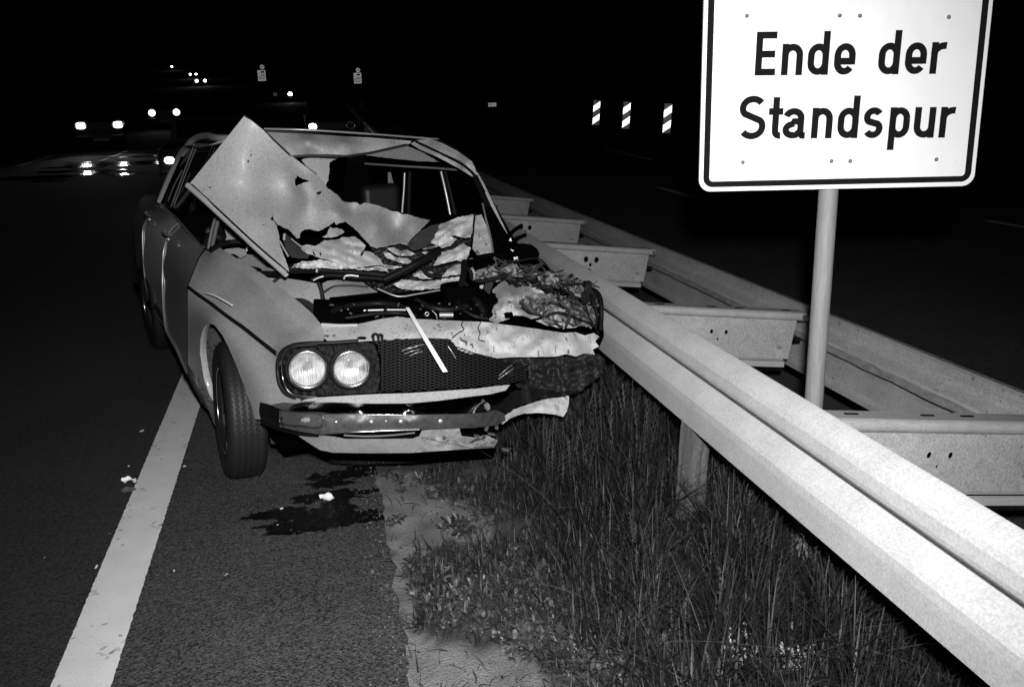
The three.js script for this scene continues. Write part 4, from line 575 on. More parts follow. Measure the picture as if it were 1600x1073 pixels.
// --- the hood: the right part stands up, the rest is crumpled and torn
const hoodCtrl = [[382, 180, -4.5], [340, 232, -4.53], [295, 288, -4.58], [345, 334, -4.4], [400, 385, -4.22], [450, 428, -4.06], [409, 201, -4.5], [457, 245, -4.5], [492, 271, -4.5], [511, 292, -4.5], [538, 315, -4.58], [575, 317, -4.62], [621, 331, -4.66], [672, 344, -4.72], [640, 378, -4.42], [614, 381, -4.37], [582, 387, -4.28], [558, 360, -4.4], [540, 346, -4.47], [524, 346, -4.42], [498, 360, -4.31], [468, 371, -4.24], [450, 358, -4.32], [431, 348, -4.4], [437, 383, -4.23], [446, 405, -4.13],
  [390, 270, -4.5], [430, 262, -4.6], [452, 285, -4.63], [460, 305, -4.57], [468, 290, -4.44], [480, 320, -4.36], [455, 330, -4.45], [508, 318, -4.43], [530, 335, -4.41], [548, 328, -4.62], [588, 350, -4.43], [606, 348, -4.6], [620, 354, -4.67], [640, 352, -4.55], [410, 340, -4.37], [370, 290, -4.49]];
const hood = wp('hood', sheet([[382, 180, 0], [409, 201.5, 0], [457, 245.5, 0], [492, 271], [506, 284], [511, 293], [520, 299], [527, 304], [533, 312], [540, 316], [557, 316], [562, 320], [568, 317], [575, 317], [584, 319], [593, 322], [605, 326], [613, 330], [621, 330], [628, 335], [640, 335], [656, 341], [672, 344], [664, 352], [654, 362], [646, 369], [640, 376], [636, 382], [625, 379], [614, 381.5], [600, 385], [589, 387], [580, 384], [570, 374], [558, 360.5], [548, 352], [540, 346], [532, 348], [525, 351], [523, 346], [511, 354], [498, 361], [489, 358.5], [483.5, 357], [476, 358], [470, 361], [468, 371], [462.6, 371], [456, 364], [450.7, 358], [441, 354], [433, 350], [428, 344], [426, 337], [422, 342], [428, 346], [432, 352], [436, 369], [437, 383], [441, 393], [446, 405], [450, 418], [452, 427, 0], [400, 384, 0], [345, 334, 0], [295, 288, 0]],
  hoodCtrl, { step: 4, rag: 0.55, soft: 0.012, thick: 0.003, holes: [[[459, 281], [464, 274], [470, 278.5], [485, 282], [472, 286], [461, 291]], [[492.5, 300.5], [503, 298.5], [501, 303], [496, 304]], [[390.5, 242.5], [393, 240], [392.5, 244.5]], [[386, 251], [388, 249], [389, 254], [386.5, 254]], [[324.5, 291.5], [330, 292], [328, 294]], [[408, 349], [414, 350.5], [411, 352.5]]] }), M.paint);
wp('rolled_edge', pipe([[293, 289.5, -4.57], [320, 313, -4.47], [345, 336, -4.39], [375, 363.5, -4.29], [400, 387, -4.2], [425, 409, -4.12], [447, 428.5, -4.05]], 0.0145, 12, 70), M.paint, undefined, hood);
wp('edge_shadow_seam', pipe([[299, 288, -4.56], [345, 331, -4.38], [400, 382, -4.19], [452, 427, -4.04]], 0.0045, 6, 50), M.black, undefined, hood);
wp('flap_shadow_line', pipe([[382, 180, -4.5], [409, 201.5, -4.505], [457, 245.5, -4.51], [494, 272.5, -4.51]], 0.005, 6, 40), M.black, undefined, hood);  // black rod painting the shadow cast along the flap's edge
wp('hood_inner_frame', sheet([[444, 362], [455, 372], [470, 383], [484, 395], [481, 404], [468, 404], [455, 402], [447, 390], [443, 378]], [[444, 362, -4.36], [484, 395, -4.22], [455, 402, -4.15]], { step: 4, rag: 0.4 }), std({ color: G(0.05), roughness: 0.5, side: DS }));
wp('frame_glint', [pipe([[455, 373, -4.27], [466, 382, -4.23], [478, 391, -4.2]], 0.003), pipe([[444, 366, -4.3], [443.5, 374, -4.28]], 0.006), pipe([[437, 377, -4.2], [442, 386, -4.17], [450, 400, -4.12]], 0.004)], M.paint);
for (const g of [
  sheet([[462, 381], [471, 383], [480, 382.5], [492, 384], [497, 382], [507, 375.5], [518, 375], [527, 374.5], [534, 370], [545, 370.5], [555, 369.5], [563, 376], [571, 384], [570, 388], [561, 399], [566, 398.5], [569, 393], [579, 392.5], [586, 399], [594, 407], [600, 414], [580, 414.5], [562, 417], [546, 419], [530, 413], [512, 405], [497, 402], [490, 399], [480, 396], [470, 388]], [[462, 381, -4.3], [497, 382, -4.25], [527, 374.5, -4.3], [555, 369.5, -4.35], [571, 386, -4.28], [600, 414, -4.12], [546, 419, -4.12], [497, 402, -4.14], [520, 388, -4.17], [545, 395, -4.22], [535, 384, -4.24], [508, 390, -4.2], [560, 408, -4.17]], { step: 3.2, rag: 0.8, thick: 0.003, bump: (x, y) => 0.03 * nz(x / 26, (y - 0.2 * x) / 9, 4), holes: [[[487, 392], [490, 391.5], [493, 398], [490, 398.5]], [[499, 394], [501, 392], [501.5, 399], [499.5, 399]], [[515, 391], [518, 394], [516, 394]]] }),
  sheet([[503, 370], [510, 366], [516, 354], [519, 357], [526, 356], [534, 358], [538, 362], [532, 366], [526, 369], [514, 370]], [[503, 370, -4.27], [516, 354, -4.32], [538, 362, -4.34], [520, 365, -4.25]], { step: 3, rag: 0.7, thick: 0.003, dent: 0.01, dentK: 14 }),
  sheet([[484, 409], [500, 405], [520, 408], [548, 420], [575, 418], [600, 418], [607, 424], [575, 421.5], [540, 420], [500, 419], [456, 418], [460, 413], [472, 409]], [[484, 409, -4.12], [548, 419, -4.09], [607, 424, -4.08], [456, 418, -4.08], [500, 412, -4.14]], { step: 3, rag: 0.8, bump: (x, y) => 0.05 * nz(x / 26, y / 4, 7), thick: 0.003 }),
]) wp('folded_layer', g, M.chips);
const mid = (poly) => poly.reduce((a, p) => [a[0] + p[0] / poly.length, a[1] + p[1] / poly.length], [0, 0]);
const tearBits = (list, z0, mat) => list.map((poly, i) => sheet(poly.map(([x, y]) => [580 + x / 6.705, 310 + y / 6.705]), poly.concat([mid(poly)]).map(([x, y], k) => [580 + x / 6.705, 310 + y / 6.705, z0(580 + x / 6.705, 310 + y / 6.705) + 0.035 * nz(i * 3.1 + 0.4, k * 1.7 + 0.3) + (k === poly.length ? 0.05 : 0)]), { step: 2.6, rag: 0.7, dent: 0.006, dentK: 20, thick: 0.003, bump: (x, y) => 0.034 * nz(x / 24, (y + 0.42 * x) / 7, 4) + 0.008 * Math.abs(nz(x / 10, (y + 0.42 * x) / 4, 2)) }));
const shellZ = (x, y) => -4.5 + (y - 340) * 0.0042 + (x - 690) * 0.0002;
for (const g of tearBits([
  [[710, 280], [780, 250], [900, 200], [1080, 165], [1062, 330], [1040, 410], [960, 405], [905, 395], [860, 385], [830, 400], [890, 420], [830, 490], [740, 515], [690, 490], [620, 465], [610, 450], [640, 420], [690, 350]],
  [[870, 530], [900, 505], [960, 470], [1040, 520], [1022, 600], [980, 655], [900, 645], [750, 680], [650, 700], [690, 630], [720, 570]]], shellZ, M.chips)) wp('torn_shell', g, M.chips);
for (const g of tearBits([
  [[540, 520], [620, 500], [695, 490], [690, 508], [560, 530]], [[430, 800], [520, 750], [640, 770], [680, 830], [520, 842]], [[740, 820], [800, 740], [850, 710], [950, 680], [955, 790], [850, 800]],
  [[230, 900], [320, 850], [440, 860], [560, 870], [950, 815], [900, 900], [700, 935], [500, 960], [300, 940]], [[160, 520], [230, 510], [320, 550], [360, 530], [460, 580], [420, 600], [290, 600]],
  [[120, 560], [180, 565], [250, 620], [370, 620], [430, 660], [400, 685], [290, 672], [160, 620]], [[0, 560], [60, 600], [110, 655], [60, 670], [0, 665]], [[40, 680], [200, 700], [330, 715], [220, 742], [60, 722]], [[570, 640], [640, 600], [720, 560], [700, 590], [640, 640]], [[520, 565], [600, 550], [570, 590]]], (x, y) => -4.34 + (y - 390) * 0.0035, M.chips)) wp('torn_strip', g, M.chips);
wp('shell_shaded_face', sheet([[683, 350], [700, 346], [692, 356], [683, 366], [674, 376], [672, 382], [662, 387], [648, 392], [640, 388], [638, 384], [644, 374], [655, 362], [671, 353]], [[683, 350, -4.5], [700, 346, -4.5], [674, 376, -4.33], [640, 386, -4.38], [655, 362, -4.5]], { step: 3.5, rag: 0.3 }), std({ color: G(0.12), map: grainMap(0.6, 0.5, 0.9, 0.2, 9), roughness: 0.6, side: DS }));  // shade of the turned-away face put into a darker colour
wp('shell_backing', sheet([[575, 383], [640, 376], [690, 352], [740, 337], [736, 385], [722, 420], [716, 452], [625, 463], [585, 450], [560, 425], [600, 412]], [[575, 383, -4.42], [690, 352, -4.62], [740, 337, -4.62], [722, 420, -4.35], [625, 463, -4.25], [575, 430, -4.35]], { step: 3.5, bump: (x, y) => 0.09 * nz(x / 24, (y + 0.42 * x) / 7, 4) + 0.04 * nz(x / 9, (y + 0.42 * x) / 3.5, 9) }), std({ color: G(0.05), map: grainMap(0.5, 0.8, 1.6, 0.2, 12), roughness: 0.55, metalness: 0.2, side: DS }));
wp('shell_edge', [pipe([[741.5, 335, -4.5], [739, 357, -4.44], [735.5, 385, -4.33], [729.5, 407, -4.23], [723.5, 412, -4.2], [722, 436, -4.08]], 0.004), pipe([[571, 437, -4.1], [590, 449, -4.06], [622, 462, -4.03], [650, 459, -4.04], [690, 453, -4.06], [715, 449, -4.08]], 0.006)], M.black);
wp('lower_lip', pipe([[590, 451, -4.05], [622, 463, -4.02], [650, 459.5, -4.03], [700, 451, -4.06]], 0.0035), M.chromeDull);

// --- the crushed left corner
for (const g of [sheet([[743, 337], [752, 335], [759, 350], [766, 372], [771, 395], [768, 400], [745, 398], [738, 388], [741, 360]], [[743, 337, -4.68], [766, 372, -4.6], [768, 400, -4.5], [738, 388, -4.5]], { step: 4, rag: 0.4, dent: 0.02, dentK: 10 }), sheet([[732, 420], [738, 417], [745, 428], [744, 436], [736, 438]], [[732, 420, -4.3], [745, 428, -4.3], [736, 438, -4.25]], { step: 3 }), sheet([[742, 424], [775, 412], [800, 408], [803, 416], [780, 428], [750, 436], [742, 434]], [[742, 424, -4.4], [803, 410, -4.4], [750, 436, -4.3]], { step: 4, rag: 0.8, dent: 0.03, dentK: 9 })]) wp('scuttle_panel', g, M.chipsHeavy);
wp('pillar_trim', pipe([[754, 318, -4.75], [759, 340, -4.66], [767, 372, -4.55], [771, 396, -4.46], [776, 412, -4.4]], 0.005), M.chromeDull);
wp('pillar_base', [pipe([[760, 330, -4.86], [772, 352, -4.8], [786, 374, -4.72], [808, 392, -4.6], [828, 402, -4.55]], 0.038, 10), new THREE.IcosahedronGeometry(0.075, 1).scale(1.2, 0.8, 1).translate(...at(817, 398, -4.5).toArray()), pipe([[792, 372, -4.6], [802, 361, -4.55], [815, 352, -4.5]], 0.011), pipe([[800, 380, -4.55], [808, 373, -4.5], [821, 367, -4.45]], 0.011), pipe([[822, 392, -4.45], [821, 382, -4.44]], 0.008), pipe([[740, 404, -4.5], [770, 399, -4.45], [800, 396, -4.42]], 0.015)], M.void);
wp('pillar_scrap', [sheet([[795, 376], [798, 371], [800, 377]], [[795, 376, -4.5], [800, 377, -4.5], [798, 371, -4.5]], { step: 2.5 }), sheet([[797, 389], [803, 391], [801, 393]], [[797, 389, -4.45], [803, 391, -4.45], [801, 393, -4.45]], { step: 2.5 }), sheet([[802, 402], [809, 401], [810, 406], [804, 406.5]], [[802, 402, -4.4], [810, 401, -4.4], [804, 406, -4.4]], { step: 2.5 })], M.white);
const leftWing = wp('crushed_wing', sheet([[770, 452], [782, 441], [797, 434], [807, 435.5], [823, 435.5], [835, 444], [842, 451], [852, 458], [880, 462], [905, 466], [922, 472], [918, 480], [931, 486], [925, 494], [934, 503], [922, 508], [912, 503], [900, 511], [880, 514], [850, 507], [835, 500], [820, 494], [806, 492], [790, 500], [775, 505.5], [764, 500], [764, 488], [768, 470]],
  [[770, 452, -4.12], [807, 435.5, -4.22], [842, 451, -4.1], [880, 462, -4.05], [934, 490, -4.05], [925, 512, -3.92], [850, 507, -3.78], [806, 492, -3.82], [775, 505, -3.78], [764, 488, -3.9], [790, 470, -3.86], [820, 465, -3.98], [880, 490, -3.88]], { step: 3.8, rag: 0.6, holes: [[[786.5, 490], [791, 488], [800, 487], [802, 494], [797, 498], [790, 498]]], bump: (x, y) => 0.06 * (nz(x / 24, y / 18, 4) + 1.1 * Math.abs(nz(x / 12, y / 10, 9))) * (x > 800 ? 1.3 : 0.7) }), M.creased, 'crushed white wing of the far front corner');
wp('wing_sliver', sheet([[752, 467], [756, 452], [759, 441], [768, 440], [771, 443], [767, 453], [762, 470], [761, 489], [757, 482]], [[752, 467, -4.0], [768, 440, -4.15], [761, 489, -3.85], [764, 462, -3.95]], { step: 3, rag: 0.3 }), M.steelGrey);
wp('burnt_patch', sheet([[824, 462], [845, 458], [880, 462], [918, 472], [936, 492], [926, 512], [900, 508], [880, 500], [860, 506], [840, 492], [822, 484], [812, 470]], [[824, 462, -3.94], [845, 458, -3.98], [918, 472, -3.95], [926, 512, -3.8], [840, 492, -3.74], [812, 470, -3.84], [875, 484, -3.78]], { step: 3, rag: 1.6, dent: 0.08, dentK: 11, thick: 0.003 }), M.flaked);
for (const [i, q] of [[846, 474, 900, 470, 930, 500], [830, 500, 870, 488, 925, 506], [872, 462, 890, 486, 884, 512], [905, 466, 918, 488, 935, 520], [815, 478, 850, 494, 880, 512]].entries()) wp('bent_bar', pipe([[q[0], q[1], -3.74], [(q[0] + q[2]) / 2 + 4 * (i % 2 ? 1 : -1), (q[1] + q[3]) / 2, -3.68], [q[2], q[3], -3.68], [q[4], q[5], -3.7]], 0.003 + 0.0015 * (i % 3), 6, 30), i % 2 ? M.black : M.bare);
wp('cable', [pipe([[740, 441, -4.1], [765, 437, -4.1], [785, 432, -4.1], [800, 429, -4.1], [830, 436, -4.08], [867, 444, -4.02], [897, 447, -3.95], [923, 451, -3.88], [934, 458, -3.82], [939, 470, -3.78], [940, 490, -3.75], [939, 515, -3.75]], 0.0105, 8, 90), pipe([[800, 410, -4.2], [840, 404, -4.15], [862, 424, -4.05]], 0.004), pipe([[920, 452, -3.86], [926, 470, -3.8], [933, 490, -3.78], [930, 515, -3.78]], 0.006), pipe([[726, 408, -4.05], [725, 425, -4.0], [722, 440, -3.96], [716, 462, -3.92]], 0.015), pipe([[722, 440, -3.95], [731, 448, -3.95], [735, 460, -3.93]], 0.011), pipe([[727, 416, -4.02], [735, 424, -4.02], [737, 436, -4.0]], 0.009)], M.black);
{
  const bits = [[], [], []];
  for (let i = 0; i < 300; i++) {
    const q = rnd(), x = 770 + q * 160 + rr(-8, 8), y = 416 + q * 44 + rr(-16, 18), p = at(x, y, -4.2 + q * 0.35 + rr(-0.05, 0.05)), s = rr(0.006, 0.026);
    const L = s * rr(1.2, 5), kind = i % 5; let g; // rods, torn tabs, twisted strips
    if (kind < 2) g = new THREE.CylinderGeometry(s * 0.1 + 0.001, s * 0.1 + 0.001, L, 5).rotateZ(Math.PI / 2);
    else if (kind < 4) { g = new THREE.PlaneGeometry(L, s * rr(0.3, 0.9), 4, 1); const a = g.attributes.position; for (let k = 0; k < a.count; k++) { const x = a.getX(k); a.setXYZ(k, x, a.getY(k) * (1 - 0.6 * Math.abs(nz(x * 60 + i, 1))), 0.5 * s * nz(x * 40, i * 1.3) + a.getY(k) * Math.sin(x * 30)); } g = g.toNonIndexed(); g.computeVertexNormals(); }
    else g = new THREE.TetrahedronGeometry(s * 0.5, 0).scale(rr(0.6, 2), rr(0.4, 1), 0.5);
    bits[i % 7 === 0 ? 2 : i % 2].push(g.rotateX(rr(-1, 1)).rotateZ(-0.35 + rr(-0.8, 0.8)).rotateY(rr(-0.6, 0.6)).translate(p.x, p.y, p.z));
  }
  const mess = wp('engine_debris', bits[0], M.black); mess.userData.kind = 'stuff'; wp('bent_bracket', bits[1], M.bare, undefined, mess).userData.kind = 'stuff'; wp('metal_scrap', bits[2], M.bare, undefined, mess).userData.kind = 'stuff';
  for (const [poly, z] of [[[[778, 424], [800, 412], [822, 416], [846, 430], [838, 440], [812, 432], [790, 434]], -4.12], [[[838, 432], [862, 424], [884, 436], [906, 450], [890, 458], [866, 446], [846, 444]], -3.98], [[[884, 448], [908, 446], [930, 458], [936, 478], [918, 474], [900, 462]], -3.88], [[[744, 428], [770, 418], [786, 424], [782, 438], [758, 442], [742, 440]], -4.2]]) wp('crushed_plate', sheet(poly, poly.map(([x, y], i) => [x, y, z + (i % 2 ? 0.06 : -0.05)]), { step: 2.6, rag: 1.3, dent: 0.05, dentK: 9, thick: 0.003 }), M.flaked);
  wp('bright_scrap', [[855, 427, 12, 7], [874, 434, 7, 6], [881, 440, 6, 4], [909, 461, 4, 9], [888, 452, 14, 2], [880, 448, 16, 2], [850, 437, 14, 2]].map(([x, y, w, h]) => boxAt(w / 360, h / 360, 0.006, ...at(x, y, -3.92 - (900 - x) * 0.003).toArray(), 0.2, 0, -0.4 + (w < 8 ? 0.4 : 0))), M.chromeDull);
  wp('lamp_bracket', [boxAt(0.03, 0.06, 0.04, ...at(918, 450, -3.85).toArray()), boxAt(0.05, 0.04, 0.05, ...at(914, 462, -3.86).toArray())], M.black);
}
wp('wing_underside', sheet([[777, 561], [800, 558], [870, 557.5], [932, 553], [945, 560], [938, 590], [905, 612], [870, 620], [835, 622], [812, 606], [800, 590]], [[777, 561, -3.6], [870, 557.5, -3.66], [932, 553, -3.74], [938, 590, -3.75], [870, 620, -3.6], [812, 606, -3.55], [850, 590, -3.6]], { step: 3.5, rag: 2.6, dent: 0.11, dentK: 13, bump: (x, y) => 0.05 * nz(x / 7, y / 30, 3) }), M.bare);
wp('bumper_stub', sheet([[757, 625], [768, 634], [775, 640], [800, 612], [830, 604], [870, 612], [905, 610], [900, 614], [870, 622], [840, 624], [810, 634], [785, 650], [776, 642], [765, 640]], [[757, 625, -3.32], [775, 640, -3.36], [800, 612, -3.45], [870, 612, -3.55], [905, 610, -3.6], [785, 650, -3.4], [840, 624, -3.48]], { step: 4, rag: 1.4, dent: 0.02, dentK: 12 }), M.black);
wp('torn_wing_piece', sheet([[781, 660], [785, 653], [796, 642], [812, 636], [830, 630], [848, 624], [862, 621.5], [876, 621], [889, 618], [889, 630], [886, 642], [880, 651], [868, 648], [850, 645], [835, 645], [820, 646], [806, 650], [795, 655], [786, 663]], [[781, 660, -3.48], [812, 636, -3.5], [862, 621.5, -3.52], [889, 618, -3.56], [880, 651, -3.44], [835, 645, -3.42], [795, 655, -3.44], [850, 634, -3.46]], { step: 3.4, rag: 0.5, bump: (x, y) => 0.012 * nz(x / 10, y / 10) }), M.chips, 'torn pale strip of wing hanging over the grass');
wp('bumper_rubble', [[757, 683, 10, 5], [745, 681, 9, 3], [760, 669, 4, 8], [776, 668, 4, 5], [770, 690, 8, 4], [790, 702, 12, 3], [752, 690, 16, 2.5], [768, 678, 12, 2.5]].map(([x, y, w, h]) => boxAt(w / 400, h / 400, 0.012, ...at(x, y, -3.33).toArray(), 0.3, 0.2, -0.3)), M.steelGrey);
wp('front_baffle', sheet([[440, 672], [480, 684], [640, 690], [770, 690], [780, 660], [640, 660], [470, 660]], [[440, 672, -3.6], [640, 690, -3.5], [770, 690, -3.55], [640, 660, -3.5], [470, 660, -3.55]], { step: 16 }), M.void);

// ---------------------------------------------------------------- oncoming traffic with its lamps lit
function makeCar(name, label, [x, z, turn], { lamp = 'round', size = 0.09, lit = [1, 1], h = 0.66, track = 1.2, glow = 9, cd = 40, shade: sh = 0.03 } = {}, group) {
  const t = thing(name, label, 'car', V(x, ground(z), z), turn, group);
  const paint = phys({ color: G(sh), roughness: 0.35, clearcoat: 0.4, clearcoatRoughness: 0.15 });
  const hw = track / 2 + 0.2, prof = (pts) => { const s = new THREE.Shape(); pts.forEach(([a, b], i) => (i ? s.lineTo(a, b) : s.moveTo(a, b))); return s; };
  // side profile: a is towards the front, b up
  const body = new THREE.ExtrudeGeometry(prof([[0, 0.3], [-0.05, 0.45], [0, 0.72], [-0.1, 0.8], [-1.2, 0.9], [-3.3, 0.92], [-4.2, 0.84], [-4.3, 0.6], [-4.25, 0.34], [-3.75, 0.3], [-3.7, 0.5], [-3.5, 0.62], [-3.3, 0.62], [-3.1, 0.5], [-3.05, 0.28], [-1.15, 0.28], [-1.1, 0.5], [-0.9, 0.62], [-0.7, 0.62], [-0.5, 0.5], [-0.45, 0.3]]), { depth: hw * 2 - 0.12, bevelEnabled: true, bevelSize: 0.05, bevelThickness: 0.06, bevelSegments: 3 });
  part(t, 'body', body.translate(0, 0, -hw + 0.06).rotateY(-Math.PI / 2), paint);
  const cab = new THREE.ExtrudeGeometry(prof([[-1.25, 0.9], [-1.75, 1.34], [-2.0, 1.4], [-2.9, 1.39], [-3.15, 1.32], [-3.6, 0.92]]), { depth: hw * 2 - 0.36, bevelEnabled: true, bevelSize: 0.04, bevelThickness: 0.08, bevelSegments: 3 });
  part(t, 'roof', cab.translate(0, 0, -hw + 0.18).rotateY(-Math.PI / 2), paint);
  part(t, 'windscreen', new THREE.PlaneGeometry(hw * 2 - 0.45, 0.52).rotateX(-0.85).translate(0, 1.14, -1.47).translate(0, 0.035, 0.035), M.darkGlass);
  for (const s of [-1, 1]) part(t, 'side_window', new THREE.PlaneGeometry(1.5, 0.34).rotateY(s * Math.PI / 2).translate(s * (hw - 0.095), 1.13, -2.45), M.darkGlass);
  for (const [a, s] of [[-0.8, -1], [-0.8, 1], [-3.4, -1], [-3.4, 1]]) { const w = part(t, 'wheel', new THREE.TorusGeometry(0.22, 0.085, 10, 24).rotateY(Math.PI / 2).translate(s * (hw - 0.1), 0.3, a), M.rubber); part(w, 'hub', new THREE.CylinderGeometry(0.16, 0.16, 0.05, 18).rotateZ(Math.PI / 2).translate(s * (hw - 0.07), 0.3, a), M.chromeDull); }
  part(t, 'bumper', [new THREE.CapsuleGeometry(0.045, hw * 2 - 0.1, 4, 10).rotateZ(Math.PI / 2).translate(0, 0.45, 0.09)], M.dark);
  part(t, 'grille', Array.from({ length: 5 }, (_, i) => boxAt(track - 0.35, 0.012, 0.015, 0, h - 0.07 + i * 0.035, 0.045)), M.dark);
  part(t, 'number_plate', boxAt(0.46, 0.1, 0.012, 0, 0.36, 0.075), M.steelGrey);
  [-1, 1].forEach((s, i) => {
    const hood = part(t, 'headlamp', new THREE.TorusGeometry(lamp === 'round' ? size * 1.12 : size * 1.35, 0.014, 8, 28).scale(1, lamp === 'round' ? 1 : 0.75, 1).translate(s * track / 2, h, 0.06), M.chrome);
    const g = lamp === 'round' ? new THREE.CylinderGeometry(size, size, 0.03, 28).rotateX(Math.PI / 2) : new THREE.BoxGeometry(size * 2, size * 1.4, 0.03);
    part(hood, 'lamp_lens', g.translate(s * track / 2, h, 0.065), lit[i] ? std({ color: G(1), emissive: G(1), emissiveIntensity: glow }) : M.darkGlass);
    if (lit[i]) { const l = new THREE.SpotLight(0xffffff, cd, 0, 0.55, 0.9, 2); l.position.set(s * track / 2, h, 0.11); l.target.position.set(s * track / 2, h - 0.55, 8); l.castShadow = true; l.shadow.radius = size * 40; t.add(l, l.target); }
  });
  return t;
}
const TR = 'oncoming cars with lit headlights far up the road';
const pose = (a, b, d, dh) => { const p = at(a[0], a[1], -d), q = at(b[0], b[1], -d); return { x: (p.x + q.x) / 2, w: p.distanceTo(q), h: (p.y + q.y) / 2 - ground(-d) }; };
{
  const A = pose([126, 195], [183, 196], 30.5); makeCar('oncoming_car', 'nearest oncoming car at far left, its square headlights mirrored on wet asphalt', [A.x, -30.5, 0.21], { shade: 0.008, lamp: 'square', size: 0.115, track: A.w, h: Math.min(0.85, A.h), glow: 4, cd: 4 }, TR);
  const B = pose([237, 175.5], [275, 176], 42); makeCar('oncoming_car', 'oncoming car with two round headlights, second from the left', [B.x, -42, 0.16], { size: 0.13, track: B.w, h: B.h, glow: 3.5, cd: 0.6 }, TR);
  const D = pose([307, 128], [320, 128], 125); makeCar('oncoming_car', 'distant car, the lower and brighter of two lamp pairs near the top left', [D.x, -125, 0.12], { size: 0.16, track: D.w, h: 0.62, glow: 22, cd: 1 }, TR);
  const Cc = pose([297, 118], [306, 118], 160); makeCar('oncoming_car', 'distant car, the upper and fainter of two lamp pairs near the top left', [Cc.x, -160, 0.12], { size: 0.14, track: Cc.w, h: 0.58, glow: 22, cd: 1 }, TR);
  const E1 = at(268, 104, -205); makeCar('oncoming_car', 'most distant vehicle, a single light point highest at the top left', [E1.x - 0.55, -205, 0.12], { size: 0.15, lit: [0, 1], h: 0.7, track: 1.1, glow: 18, cd: 1 }, TR);
  const F1 = at(453, 147, -72); makeCar('oncoming_car', 'far car with one headlight burning, above the raised hood of the wreck', [F1.x - 0.55, -72, 0.05], { size: 0.14, lit: [0, 1], h: F1.y - ground(-72), track: 1.1, glow: 20, cd: 1 }, TR);
  const G1 = at(488, 197.5, -29); makeCar('oncoming_car', 'car whose single square headlight peeps over the roof of the wreck', [G1.x + 0.58, -29, 0.03], { lamp: 'square', size: 0.095, lit: [1, 0], h: G1.y - ground(-29), track: 1.15, glow: 12, cd: 1 }, TR);
  const H1 = at(265, 250, -17.5); makeCar('stopped_car', 'dark car stopped behind the wreck with a small rectangular headlight on', [H1.x + 0.6, -17.5, 0.04], { lamp: 'square', size: 0.07, lit: [1, 0], h: H1.y - ground(-17.5), track: 1.2, glow: 4, cd: 0.3, shade: 0.06 });
}
// ---------------------------------------------------------------- warning boards and small signs that throw the flash back
function facing(t) { t.lookAt(V(-0.05, 1.72, 0)); }
for (const [px, py, d, hpx, label] of [[932, 176, 33, 36, 'striped warning board, leftmost of the three on the dark carriageway'], [979, 180, 30.5, 39, 'striped warning board, middle one of the three on the dark carriageway'], [1043, 185, 28.5, 43, 'striped warning board nearest the big sign, right one of the three']]) {
  const c = at(px, py, -d), H = (hpx / FOCAL) * EYE.distanceTo(c), W = 0.25, t = thing('warning_board', label, 'warning board', c, 0, 'striped warning boards on the other carriageway');
  facing(t); t.rotateZ(-0.06);
  part(t, 'panel', boxAt(W, H, 0.02, 0, 0, -0.012), M.reflectiveDim);
  const n = 3.4; for (let k = -1; k < 4; k++) { // slanting white bands clipped to the panel
    const s = new THREE.Shape(), y0 = -H / 2 + (k * H) / 2 + 0.02, y1 = y0 + H * 0.25, r = 0.22 * 0.8, cl = (y) => Math.max(-H / 2 + 0.004, Math.min(H / 2 - 0.004, y));
    const L = [[-W / 2 + 0.004, cl(y0)], [W / 2 - 0.004, cl(y0 + r)], [W / 2 - 0.004, cl(y1 + r)], [-W / 2 + 0.004, cl(y1)]]; if (L[1][1] >= L[2][1] - 0.01) continue;
    L.forEach(([x, y], i) => (i ? s.lineTo(x, y) : s.moveTo(x, y))); part(t, 'white_band', new THREE.ShapeGeometry(s).translate(0, 0, 0.002), M.reflective);
  }
  part(t, 'post', new THREE.CylinderGeometry(0.03, 0.03, c.y - ground(-d) + H * 0.3, 10).translate(0, -(c.y - ground(-d)) / 2 - H * 0.1, -0.055), M.dark);
}
for (const [px, py, cx, cy, d, label] of [[408.5, 118, 409, 104.5, 95, 'small distant road sign, round over square plate, left one above the wreck'], [558.5, 122, 559, 109.5, 95, 'small distant road sign, round over square plate, right one above the wreck']]) {
  const c = at(px, py, -d), q = at(cx, cy, -d), t = thing('distant_sign', label, 'road sign', c, 0, 'pair of small distant signs'), k = (EYE.distanceTo(c)) / FOCAL;
  facing(t); const dx = (q.x - c.x), dy = q.y - c.y;
  part(t, 'plate', boxAt(11 * k, 15 * k, 0.02, 0, 0, 0), M.reflective);
  const marks = part(t, 'plate_print', [[1.5, 4.8, 5, 2.4], [-3, 3, 2.4, 1], [2, 1.2, 6, 0.9], [0, -0.8, 8.5, 0.9], [-2.4, -2.8, 3.6, 1], [2.6, -2.8, 3, 1], [0, -4.8, 8, 0.9]].map(([x, y, w, h]) => boxAt(w * k, h * k, 0.004, x * k, y * k, 0.013)), M.black);
  part(t, 'round_plate', new THREE.CylinderGeometry(3.1 * k, 3.1 * k, 0.02, 28).rotateX(Math.PI / 2).translate(dx, dy, 0), M.reflective);
  part(t, 'round_print', boxAt(4.4 * k, 1.1 * k, 0.004, dx, dy, 0.013), M.black);
  part(t, 'post', new THREE.CylinderGeometry(0.04, 0.05, c.y - ground(-d) + 1.4, 10).translate(0, -(c.y - ground(-d)) / 2 + 0.7, -0.07), M.dark);
}
